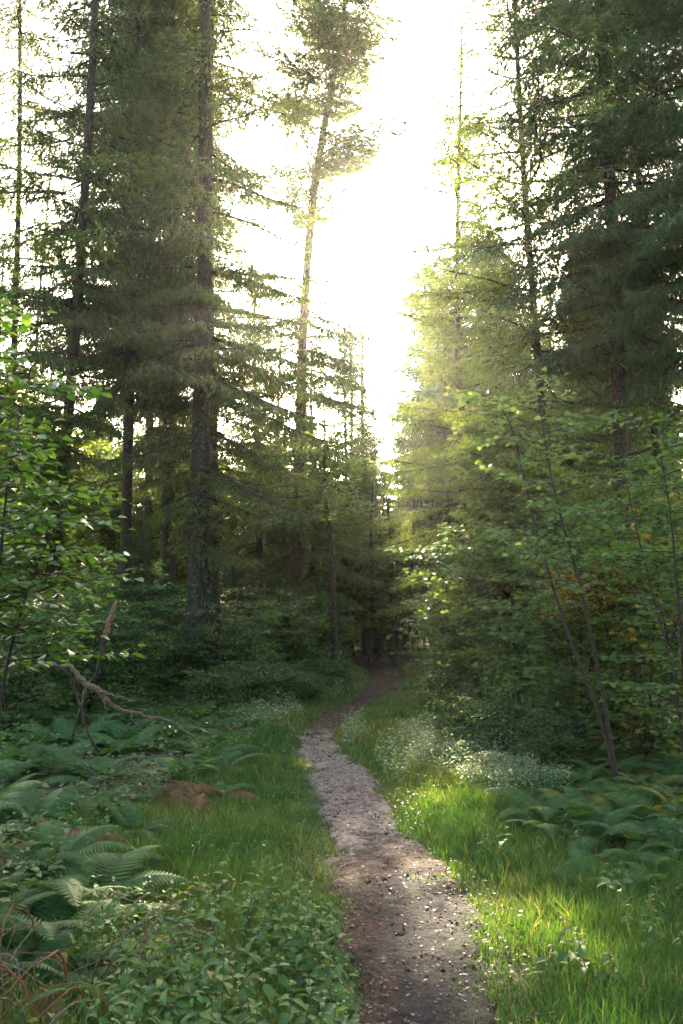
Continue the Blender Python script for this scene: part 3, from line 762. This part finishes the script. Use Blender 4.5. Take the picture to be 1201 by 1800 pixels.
# ivy on the big spruce
rg = np.random.default_rng(8)
n = 900; zz = rg.beta(1.6, 1.8, n) * 5.6 + .3; az = rg.normal(-.4, 1.1, n)
rr = hr * (1 - zz / 25) + rg.uniform(.01, .09, n)
pos = np.stack([hd[0] * zz + np.cos(az) * rr, np.sin(az) * rr, zz], -1)
out = np.stack([np.cos(az), np.sin(az), rg.normal(.3, .3, n)], -1)
dn = np.stack([rg.normal(0, .5, n), rg.normal(0, .5, n), -np.ones(n)], -1)
m_ = MB(); V, F, T = place(LEAF_FAR[0] * [1, 1.3, 1], LEAF_FAR[1], pos, dn, out, rg.uniform(.05, .09, n), rg.random(n)); m_.add(V, F, 0, T)
for k in range(5):
    z = np.linspace(.1, rg.uniform(3, 6), 16); a = rg.normal(-.4, .7) + .25 * np.sin(z * 1.5 + k)
    r_ = hr * (1 - z / 25) * 1.02 + .02 + hr * .5 * np.exp(-z / .35)
    V, F = tube(np.stack([hd[0] * z + np.cos(a) * r_, np.sin(a) * r_, z], -1), .009, 4); m_.add(V, F, 1)
tag(link('ivy', m_.mesh('ivy', [M['ivy'], M['stem']]), hero), 'dark glossy ivy climbing the trunk', kind='stuff')

# ------------------------------------------------------------------ ferns
def frond(seed, L=.75, npair=21, brown=False, gold=False):
    rg = np.random.default_rng(seed); mb = MB()
    t = np.linspace(0, 1, 9)
    def ax(t): return np.stack([L * t * (1 - .12 * t), .03 * L * np.sin(t * 4 + seed), .62 * L * t - .62 * L * t ** 2.1], -1)
    V, F = tube(ax(t), .004 * (1 - t) + .0012, 3); mb.add(V, F, 1)
    for i in range(npair):
        q = .16 + .83 * i / npair
        p = ax(q); d = nrm(ax(q + .01) - ax(q))
        wl = L * .27 * math.sin(math.pi * (.18 + .82 * (1 - q) ** 1.0) ** 1.0) ** .8 * (1.0 if q > .22 else .8)
        wl = L * .30 * ((1 - q) ** .75) * min(1, .55 + q * 1.6)
        for sg in (-1, 1):
            side = np.array([-d[1], d[0], 0]) * sg; side /= np.linalg.norm(side)
            dr = nrm(side + d * .35 + np.array([0, 0, -.18 if not brown else -.7]))
            up = nrm(np.cross(dr, d) * sg * -1.0)
            w0 = L * .83 / npair * .50; nt_ = 6
            Vv = [p - d * w0 * .6, p + d * w0, p + dr * wl * .55 + d * w0 * .62, p + dr * wl, p + dr * wl * .55 - d * w0 * .5]
            Ff = [(0, 4, 1), (1, 4, 2), (2, 4, 3)]
            for j in range(nt_):
                q1 = (j + .3) / nt_; w = w0 * (1 - .6 * q1)
                for s2 in (-1, 1):
                    c = p + dr * wl * q1 + d * s2 * w * .55; k0 = len(Vv)
                    Vv += [c, c + dr * wl * .12, c + dr * wl * .13 + d * s2 * w * .75 - up * .003]
                    Ff.append((k0, k0 + 1, k0 + 2))
            mb.add(np.array(Vv), np.array(Ff), 0, .25 + rg.random() * .5)
    return mb.mesh('frond', [M['fern_sunlit'] if gold else M['fern_brown'] if brown else M['fern'], M['fern_brown'] if brown else M['rachis']])
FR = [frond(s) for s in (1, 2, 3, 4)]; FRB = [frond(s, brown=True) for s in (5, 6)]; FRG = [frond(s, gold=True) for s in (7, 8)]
def fern(x, y, s, label, group, brown=False, n=7, seed=0, gold=False):
    rg = np.random.default_rng(seed)
    e = thing('brown_fern' if brown else 'fern', label, 'fern', (x, y, float(hgt(x, y)) - .01), group)
    a0 = rg.random() * 6.28
    for k in range(n):
        a = a0 + k * 6.283 / n + rg.normal(0, .2)
        link('frond', (FRG if gold else FRB if brown else FR)[int(rg.integers(2 if brown or gold else 4))], e,
             mat=Matrix.Rotation(a, 4, 'Z') @ Matrix.Rotation(rg.uniform(-.45, .1) if not brown else rg.uniform(-.05, .3), 4, 'Y') @ Matrix.Rotation(rg.normal(0, .2), 4, 'X') @ Matrix.Scale(s * rg.uniform(.75, 1.15), 4))
rg = np.random.default_rng(55)
def scatter_px(n, boxes, seed, mind=.32):
    rg = np.random.default_rng(seed); pts = []; tries = 0
    while len(pts) < n and tries < 9000:
        tries += 1
        b = boxes[int(rg.integers(len(boxes)))]
        q = gnd(rg.uniform(b[0], b[2]), rg.uniform(b[1], b[3]))
        if path_dist(q[0], q[1])[0] < .55: continue
        if all((q[0] - a[0]) ** 2 + (q[1] - a[1]) ** 2 > mind ** 2 for a in pts): pts.append(q)
    return pts
LFB = [(-100, 1290, 250, 1560), (-40, 1270, 400, 1400), (120, 1260, 440, 1340), (-150, 1430, 90, 1720), (-150, 1250, 200, 1330), (-80, 1205, 320, 1270), (-60, 1560, 190, 1800), (-60, 1560, 190, 1800)]
for i, q in enumerate(scatter_px(122, LFB, 1, .25)):
    fern(q[0], q[1], rg.uniform(.5, 1.0), 'green fern with arching fronds in the bed left of the path', 'green ferns left of the path', n=7, seed=i)
for i, (x, y) in enumerate([(40, 1500), (85, 1515), (-20, 1530), (350, 1395), (330, 1375), (260, 1410), (140, 1700), (60, 1760)]):
    q = gnd(x, y); fern(q[0], q[1], 1.0, 'dead brown fern drooping among the green ferns on the left', 'brown ferns left of the path', True, 7, 200 + i)
RFB = [(960, 1330, 1260, 1480), (860, 1270, 1100, 1340), (1050, 1400, 1300, 1560), (1000, 1290, 1260, 1400)]
for i, q in enumerate(scatter_px(60, RFB, 2, .28)):
    fern(q[0], q[1], rg.uniform(.5, .88), 'green fern with arching fronds under the right bushes', 'green ferns right of the path', n=7, seed=300 + i)

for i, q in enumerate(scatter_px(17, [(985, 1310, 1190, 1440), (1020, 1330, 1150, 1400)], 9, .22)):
    fern(q[0], q[1], rg.uniform(.55, .85), 'fern with sunlight painted into its golden fronds, below the two-stemmed sapling', 'sun-painted ferns right of the path', n=7, seed=700 + i, gold=True)
# ------------------------------------------------------------------ nettles
rg = np.random.default_rng(91)
pts = []
tries = 0
while len(pts) < 78 and tries < 4000:
    tries += 1
    q = gnd(rg.uniform(170, 640), rg.uniform(1590, 1990))
    if path_dist(q[0], q[1])[0] < .04: continue
    if all((q[0] - a[0]) ** 2 + (q[1] - a[1]) ** 2 > .085 ** 2 for a in pts): pts.append(q)
def herb(q, h, seed, label, group):
    rg = np.random.default_rng(seed)
    e = thing('nettle', label, 'plant', (q[0], q[1], float(hgt(q[0], q[1])) - .01), group)
    lean = rg.normal(0, .12, 2)
    t = np.linspace(0, 1, 6)
    P = np.stack([lean[0] * h * t ** 1.5, lean[1] * h * t ** 1.5, h * t], -1)
    m_ = MB(); V, F = tube(P, .0035 * (1 - t * .6), 4); m_.add(V, F)
    link('stem', m_.mesh('stem', [M['rachis']], True), e)
    npair = 5; a = rg.random() * 3
    for i in range(npair):
        qh = .35 + .65 * i / (npair - 1); p = np.array([np.interp(qh, t, P[:, c]) for c in range(3)])
        a += math.pi / 2 + rg.normal(0, .25)
        for sg in (0, math.pi):
            s = (.072 - .038 * max(0, qh - .7) / .3) * rg.uniform(.8, 1.25)
            link('leaf', LM['nettle'][int(rg.integers(5))], e, mat=Matrix.Translation(p) @ Matrix.Rotation(a + sg, 4, 'Z') @ Matrix.Rotation(rg.uniform(-.35, .35) - .35 * (qh > .9), 4, 'Y') @ Matrix.Rotation(rg.normal(0, .3), 4, 'X') @ Matrix.Scale(s, 4))
for i, q in enumerate(pts):
    herb(q, rg.uniform(.2, .36), 900 + i, 'leafy nettle in the patch beside the near end of the path', 'nettles beside the near end of the path')
k = 0
for i in range(400):
    q = gnd(rg.uniform(740, 1250), rg.uniform(1460, 1800))
    if path_dist(q[0], q[1])[0] < .25 or rg.random() > .5: continue
    herb(q, rg.uniform(.15, .3), 1200 + i, 'small nettle standing in the shaded grass right of the path', 'nettles in the grass right of the path'); k += 1
    if k >= 22: break

# ------------------------------------------------------------------ grass and ground cover (stuff)
def blades(P, h, w, tint, rg, bend=.5):
    n = len(P); az = rg.random(n) * 6.283; fa = rg.random(n) * 6.283
    D = np.stack([np.cos(az), np.sin(az), 0 * az], -1); S = np.stack([np.cos(fa), np.sin(fa), 0 * az], -1) * w[:, None]
    b = rg.uniform(.05, bend, n) * h
    up = np.array([0, 0, 1.0])
    m1 = P + up * (h * .55)[:, None] + D * (b * .35)[:, None]; tp = P + up * (h * .95)[:, None] + D * b[:, None]
    V = np.stack([P - S, P + S, m1 - S * .75, m1 + S * .75, tp], 1)
    i = np.arange(n)[:, None] * 5
    F = np.concatenate([i + [[0, 1, 3]], i + [[0, 3, 2]], i + [[2, 3, 4]]])
    return V.reshape(-1, 3), F, np.repeat(tint, 5)
rg = np.random.default_rng(3)
def verge(n, y0, y1, dist):
    Y = y0 + (y1 - y0) * rg.random(n) ** (1.0)
    l, r = path_edges(Y); s = np.where(rg.random(n) < .5, -1, 1)
    d = rg.random(n) ** 1.25 * dist - .22
    X = np.where(s < 0, l - d, r + d)
    return X, Y, d, s
mb = MB()
for n, y0, y1, dist, wb, hb_ in [(76000, 2.3, 5.5, 2.5, .0022, .115), (80000, 5.5, 10, 2.4, .003, .115), (36000, 10, 17, 2.0, .0055, .12), (14000, 17, 28, 1.9, .009, .12)]:
    X, Y, d, s = verge(n, y0, y1, dist)
    cl = vnoise(X, Y, .35, 9) * .6 + vnoise(X, Y, .12, 10) * .4
    lim = np.where(s < 0, np.interp(Y, [2, 4, 5, 7, 10, 13, 30], [1.0, 1.35, 1.9, 1.9, 1.0, .7, .9]), np.interp(Y, [2, 5, 8, 12, 18, 30], [2.3, 1.9, 1.9, 1.7, 1.6, 1.8]))
    keep = (cl + .45 * np.clip(d / .2, -1, 1) + rg.random(n) * .35 > .55) & (d < lim + (vnoise(X, Y, .6, 12) - .5) * .8)
    X, Y, d, cl = X[keep], Y[keep], d[keep], cl[keep]; m = len(X)
    h = hb_ * (.35 + 1.1 * cl) * rg.uniform(.5, 1.35, m) * np.clip(.45 + d * 1.6, .3, 1.15)
    P = np.stack([X, Y, hgt(X, Y) - .01], -1)
    tint = np.clip(.2 + .5 * vnoise(X, Y, .9, 13) + rg.random(m) * .3 + (rg.random(m) > .93) * .5, 0, 1)
    V, F, T = blades(P, h, wb * rg.uniform(.7, 1.4, m), tint, rg, .8); mb.add(V, F, 0, T)
# strands of grass on the path crown and in the wood
n = 5000; Y = rg.uniform(2.4, 22, n); l, r = path_edges(Y); X = l + (r - l) * rg.random(n)
kk = vnoise(X, Y, .3, 15) > .76; X, Y = X[kk], Y[kk]; m = len(X)
V, F, T = blades(np.stack([X, Y, hgt(X, Y)], -1), rg.uniform(.02, .06, m), .002 + Y * .0004, rg.random(m), rg); mb.add(V, F, 0, T)
tag(link('grass', mb.mesh('grass', [M['grass']])), 'green grass verge along both sides of the path', 'grass', kind='stuff')

def cover(name, label, X, Y, h, size, mat, tint, cat='ground cover', stems=False, tpl=LEAF_FAR, lay=.5):
    n = len(X); Z = hgt(X, Y) + h
    az = rg.random(n) * 6.283; d = np.stack([np.cos(az), np.sin(az), rg.normal(0, .25, n)], -1)
    nn = rg.normal(0, lay, (n, 3)); nn[:, 2] = 1
    m_ = MB(); V, F, T = place(tpl[0], tpl[1], np.stack([X, Y, Z], -1), d, nn, size, tint); m_.add(V, F, 0, T)
    return tag(link(name, m_.mesh(name, [mat])), label, cat, kind='stuff')
# forest floor plants on both sides
n = 60000
Y = 4 + 30 * rg.random(n) ** 1.3; s = np.where(rg.random(n) < .55, -1, 1)
l, r = path_edges(Y); d = np.where(s < 0, np.interp(Y, [3, 7, 10, 30], [1.6, 1.5, .7, .6]), np.interp(Y, [3, 8, 30], [1.7, 1.5, 1.3])) + rg.random(n) ** 1.3 * (2 + Y * .32)
X = np.where(s < 0, l - d, r + d)
kk = vnoise(X, Y, .6, 18) + rg.random(n) * .3 > .48; X, Y = X[kk], Y[kk]; n = len(X)
cl = vnoise(X, Y, .5, 19)
cover('undergrowth', 'low leafy plants covering the forest floor between the trunks', X, Y, rg.random(n) * (.06 + .42 * cl), rg.uniform(.03, .06, n) * (1 + Y * .03), M['leaf_under'], rg.random(n), 'undergrowth')
# lower leaves filling the nettle patch
n = 5200; a, b = gnd(170, 1590), gnd(640, 1990); Y = rg.uniform(b[1], a[1], n); X = rg.uniform(-1.55, .1, n)
kk = (X / Y > -.29 + .12 * (vnoise(X, Y, .3, 31) - .5)) & (path_dist(X, Y)[0] > .0) & (rg.random(n) < np.clip((4.75 - Y) / .9, 0.05, 1)) & (vnoise(X, Y, .22, 30) > .42); X, Y = X[kk], Y[kk]; n = len(X)
cover('nettle_leaves', 'dense lower nettle leaves under the nettles beside the path', X, Y, rg.uniform(.03, .26, n) * (.4 + vnoise(X, Y, .3, 33)), rg.uniform(.03, .06, n), M['herb'], rg.random(n), 'ground cover', tpl=LEAF_NETTLE)
# little leaves in the verge grass
n = 16000; X, Y, d, s = verge(n, 2.4, 20, 2.4); kk = (vnoise(X, Y, .45, 21) > .55) & (d > .05); X, Y = X[kk], Y[kk]; n = len(X)
cover('clover', 'small round-leaved herbs growing through the verge grass', X, Y, rg.uniform(.03, .13, n), rg.uniform(.015, .035, n) * (1 + Y * .03), M['herb'], rg.random(n), 'herbs')
# pale bedstraw band on the right, and patches on the left
def blob(cx, cy, rx, ry, n):
    a = rg.random(n) * 6.283; q = np.sqrt(rg.random(n)); c = gnd(cx, cy)
    return c[0] + np.cos(a) * q * rx, c[1] + np.sin(a) * q * ry
XY = [blob(*b) for b in [(845, 1345, .75, 1.2, 9000), (780, 1300, .6, 1.5, 5000), (905, 1385, .5, .7, 4500), (600, 1285, .35, 1.2, 2600), (470, 1265, .55, 1.6, 4000), (560, 1215, .5, 2.0, 2500), (705, 1345, .3, .9, 1800)]]
X = np.concatenate([a for a, b in XY]); Y = np.concatenate([b for a, b in XY])
kk = (path_dist(X, Y)[0] > .1) & (vnoise(X, Y, .25, 23) > .3); X, Y = X[kk], Y[kk]; n = len(X)
cover('bedstraw', 'pale whitish bedstraw in drifts through the grass', X, Y, rg.uniform(.04, .26, n) * (.5 + vnoise(X, Y, .3, 24)), rg.uniform(.009, .026, n) * (1 + Y * .035), M['pale'], rg.random(n), 'wildflowers', lay=.9)
# litter on the path and under the trees
n = 9000; Y = 2.3 + 24 * rg.random(n) ** 1.5; l, r = path_edges(Y); X = l - .25 + (r - l + .5) * rg.random(n)
cover('leaf_litter', 'fallen brown leaves and bark crumbs scattered on the path', X, Y, rg.uniform(.022, .04, n), rg.uniform(.008, .026, n) * (1 + Y * .03), M['litter'], rg.random(n), 'leaf litter', lay=.35)
n = 900; Y = 2.3 + 14 * rg.random(n) ** 1.3; l, r = path_edges(Y); X = l + (r - l) * rg.random(n); sz = rg.uniform(.004, .016, n) * (1 + .5 * (rg.random(n) > .93)) * (1 + Y * .03)
OV = np.array([(1, 0, 0), (0, 1, 0), (-1, 0, 0), (0, -1, 0), (0, 0, .6), (.5, .6, .3), (-.6, -.5, .35)], float); OF = np.array([(0, 5, 4), (5, 1, 4), (0, 1, 5), (1, 2, 4), (2, 6, 4), (6, 3, 4), (2, 3, 6), (3, 0, 4)])
az = rg.random(n) * 6.283; m_ = MB(); V, F, T = place(OV, OF, np.stack([X, Y, hgt(X, Y) + .02], -1), np.stack([np.cos(az), np.sin(az), 0 * az], -1), rg.normal(0, .2, (n, 3)) + [0, 0, 1], sz, rg.random(n)); m_.add(V, F, 0, T)
tag(link('clods', m_.mesh('clods', [M['path']])), 'small earth clods and stones scattered on the path', 'stones', kind='stuff')
n = 9000; Y = 3 + 24 * rg.random(n); X = rg.uniform(-1, 1, n) * (1.5 + Y * .45); kk = path_dist(X, Y)[0] > 1.0; X, Y = X[kk], Y[kk]; n = len(X)
cover('fallen_leaves', 'dry brown leaves lying under the ferns and bushes', X, Y, rg.uniform(.01, .05, n), rg.uniform(.02, .05, n) * (1 + Y * .03), M['litter'], rg.random(n) * .7, 'leaf litter', lay=.4)

# ------------------------------------------------------------------ fallen dead wood on the left
def px_tube(mb, pts, Y, r, k=7, m=0, dy=None):
    P = np.array([at(x, y, Y + (dy[i] if dy else 0)) for i, (x, y) in enumerate(pts)]) - mb.base
    Q = curve_pts(P, 4 * len(P)); t = np.linspace(0, 1, len(Q))
    Q[1:-1] += (vnoise(t * 30, t * 0 + len(pts), 1, 3)[1:-1, None] - .5) * .02
    R = np.interp(t, np.linspace(0, 1, len(r)), r) * .8 * (1 + .18 * (vnoise(t * 9, t * 0, .5, len(pts)) - .5) * 2)
    V, F = tube(Q, R, k, True); mb.add(V, F, m)
DY = 7.6
B = at(170, 1300, DY); B = np.array([B[0], DY, float(hgt(B[0], DY))])
e = thing('fallen_branch', 'crooked bare fallen branch with pale twigs lying over the ferns', 'branch', tuple(B))
def part(name, strokes, mats, parent):
    m_ = MB(); m_.base = B
    for s in strokes: px_tube(m_, *s)
    o = link(name, m_.mesh(name, mats, True), parent); return o
part('main_limb', [([(62, 1171), (100, 1168), (129, 1174), (141, 1196), (174, 1216), (202, 1243), (243, 1256), (296, 1265), (338, 1294)], DY, [.012, .022, .034, .032, .026, .018, .008], 8, 0, [0, 0, 0, 0, 0, .1, .2, .3, .4])], [M['deadwood']], e)
for s in [([(172, 1215), (200, 1222), (222, 1229), (240, 1232)], DY, [.016, .012, .005]), ([(150, 1205), (146, 1230), (136, 1262)], DY, [.015, .011, .005]),
          ([(178, 1222), (186, 1240), (184, 1262), (172, 1275)], DY, [.012, .009, .004]), ([(225, 1250), (240, 1272), (252, 1284)], DY, [.008, .006, .003]),
          ([(260, 1260), (280, 1282), (300, 1300)], DY, [.008, .006, .003]), ([(196, 1240), (208, 1225), (214, 1205)], DY, [.006, .004, .002]),
          ([(160, 1210), (150, 1190), (152, 1176)], DY, [.008, .005, .002]), ([(240, 1256), (262, 1246), (280, 1249)], DY, [.006, .004, .002])]:
    part('twig', [s], [M['deadwood']], e)
rg = np.random.default_rng(707); m_ = MB()
for k in range(46):
    q = at(rg.uniform(130, 330), 1250, DY + rg.uniform(-.3, .3)) - B; q[2] = rg.uniform(.02, .35)
    a = rg.uniform(-.5, 3.6); L = rg.uniform(.15, .5); tt = np.linspace(0, 1, 5)
    P = q + np.stack([np.cos(a) * L * tt, rg.normal(0, .2) * tt, np.sin(a) * L * .5 * tt - .2 * L * tt ** 2], -1)
    V, F = tube(P, .005 * (1 - tt * .7), 4); m_.add(V, F)
o = link('fine_twigs', m_.mesh('fine_twigs', [M['deadwood']]), e); o['kind'] = 'stuff'
B = at(165, 1240, 7.8); B = np.array([B[0], 7.8, float(hgt(B[0], 7.8))])
e = thing('snapped_pole', 'upright snapped stick with orange broken wood at its tip', 'branch', tuple(B))
part('lower_stick', [([(128, 1300), (138, 1262), (153, 1212), (171, 1184), (181, 1140), (187, 1112)], 7.8, [.016, .018, .022, .026, .026], 8, 0)], [M['bark_dark']], e)
part('split_tip', [([(186, 1116), (192, 1092), (199, 1072), (206, 1057)], 7.8, [.029, .032, .026, .016], 8, 0)], [M['rawwood']], e)
B = at(150, 1290, 7.0); B = np.array([B[0], 7.0, float(hgt(B[0], 7.0))])
e = thing('dark_stick', 'dark curved stick hanging below the fallen branch into the ferns', 'branch', tuple(B))
part('stick', [([(84, 1140), (104, 1166), (130, 1196), (141, 1250), (157, 1292), (176, 1322)], 7.2, [.008, .011, .013, .016, .010], 7, 0)], [M['bark_dark']], e)
# tangle of dead bramble twigs, bottom left
e0 = at(90, 1750, 3.4)
rg = np.random.default_rng(404)
B = np.array([e0[0] - .1, 3.5, float(hgt(e0[0], 3.5))])
e = thing('dead_brushwood', 'tangle of reddish brown dead stems in the dark bottom left corner', 'brushwood', tuple(B))
for k in range(48):
    x0, y0 = rg.uniform(-.5, .35), rg.uniform(-.5, .5); a = rg.random() * 6.28; L = rg.uniform(.3, .9)
    t = np.linspace(0, 1, 8); hh = rg.uniform(.08, .34)
    P = np.stack([x0 + np.cos(a) * L * t + .05 * np.sin(t * 5 + k), y0 + np.sin(a) * L * t, .01 + hh * np.sin(math.pi * t ** .8) + .02], -1)
    m_ = MB(); V, F = tube(P + rg.normal(0, .006, (8, 3)), .0042 * (1 - t * .6) * rg.uniform(.6, 1.4), 5, True); m_.add(V, F)
    link('dead_stem', m_.mesh('dead_stem', [M['deadwood'] if k % 3 else M['fern_brown']], True), e)

# ------------------------------------------------------------------ labels that say which one
MARKS = [(-20, 4.3, 'the birch sapling'), (110, 15.5, 'the leaning spruce'), (222, 18, 'the dense dark-crowned spruce'), (296, 19, 'the close pair of spruces'), (352, 16.5, 'the ivy-clad spruce'),
         (525, 23, 'the slender pine'), (585, 20.5, 'the thin black trunk'), (680, 28, 'the path end'), (812, 19.5, 'the grey-trunked conifer'), (935, 13.2, 'the pale feathery conifer'),
         (1080, 12.2, 'the thick dark spruce'), (1190, 6.8, 'the right-edge sapling')]
NUM = ['', 'only', 'two', 'three', 'four', 'five', 'six', 'seven', 'eight', 'nine', 'ten']
ORD = ['leftmost', 'second from left', 'third from left', 'fourth from left', 'fifth from left', 'sixth from left', 'seventh from left', 'eighth from left', 'ninth from left', 'tenth from left']
WHAT = {'undergrowth bushes among the left trunks': 'leafy undergrowth bush', 'low shrubs along the left verge': 'low verge shrub', 'low shrubs along the right verge': 'low verge shrub',
        'broadleaf trees among the far trunks': 'light green broadleaf tree', 'trees of the dim wood right of the path': 'slim dim conifer', 'trees of the hazy wood on the left': 'slim hazy conifer',
        'farthest trees at the back of the wood': 'farthest small conifer', 'brown ferns left of the path': 'dead brown fern', 'young spruces in the undergrowth': 'young low spruce',
        'dark trunks at the end of the path': 'dark branchless trunk', 'dim bushes at the end of the path': 'dim bush', 'nettles in the grass right of the path': 'small shaded nettle'}
for o in COL.objects:
    if o.get('group') == 'green ferns left of the path':
        y = o.location.y
        o['label'] = ('green fern in the near bottom left corner beside the dead stems' if y < 4.4 else 'green fern between the nettle patch and the fallen branch, left of the path' if y < 7 else
                      'green fern around or under the fallen branch' if y < 9.5 else 'green fern behind the fallen branch at the feet of the left spruces')
    if o.get('group') == 'green ferns right of the path':
        y = o.location.y
        o['label'] = 'green fern in the shaded grass nearest the right edge' if y < 6.2 else 'green fern around the foot of the two-stemmed sapling' if y < 9 else 'green fern under the bushes behind the two-stemmed sapling'
keys = {}
for o in [o for o in COL.objects if o.parent is None and o.get('group') in WHAT]:
    px = 600.5 + o.location.x / o.location.y * FPX
    mk = min(MARKS, key=lambda m: abs(m[0] - px))
    k = (o['group'], mk[2], 'behind' if o.location.y > mk[1] else 'in front of')
    if mk[2] == 'the path end': k = (o['group'], mk[2], 'around')
    keys.setdefault(k, []).append((px, o))
for (g, mk, rel_), lst in keys.items():
    lst.sort(key=lambda a: a[0])
    for i, (px, o) in enumerate(lst):
        o['label'] = WHAT[g] + ' ' + rel_ + ' ' + mk + ('' if len(lst) == 1 else ', ' + (('left one' if i == 0 else 'right one') if len(lst) == 2 else ORD[min(i, 9)] + ' of ' + NUM[min(len(lst), 10)]))
# ------------------------------------------------------------------ haze
hm, t, N, L = mat_base('forest haze')
pv_ = N.new('ShaderNodeVolumePrincipled')
pv_.inputs['Color'].default_value = (1.0, .98, .94, 1)
pv_.inputs['Density'].default_value = HAZE_DENSITY
pv_.inputs['Anisotropy'].default_value = HAZE_G
o = N.new('ShaderNodeOutputMaterial'); L.new(pv_.outputs[0], o.inputs['Volume'])
m_ = MB()
x0, x1, y0, y1, z0, z1 = -100, 100, -35, 155, -1.6, 28
V = [(x, y, z) for z in (z0, z1) for y in (y0, y1) for x in (x0, x1)]
m_.add(np.array(V), np.array([(0, 2, 3), (0, 3, 1), (4, 5, 7), (4, 7, 6), (0, 1, 5), (0, 5, 4), (2, 6, 7), (2, 7, 3), (0, 4, 6), (0, 6, 2), (1, 3, 7), (1, 7, 5)]))
tag(link('haze', m_.mesh('haze', [hm])), 'warm sunlit haze filling the wood', 'haze', kind='stuff')
import sys
print('TRIS', sum(len(m.polygons) for m in bpy.data.meshes), 'OBJ', len(bpy.data.objects), file=sys.stderr)
print('TRIS', sum(len(m.polygons) for m in bpy.data.meshes), 'OBJ', len(bpy.data.objects))
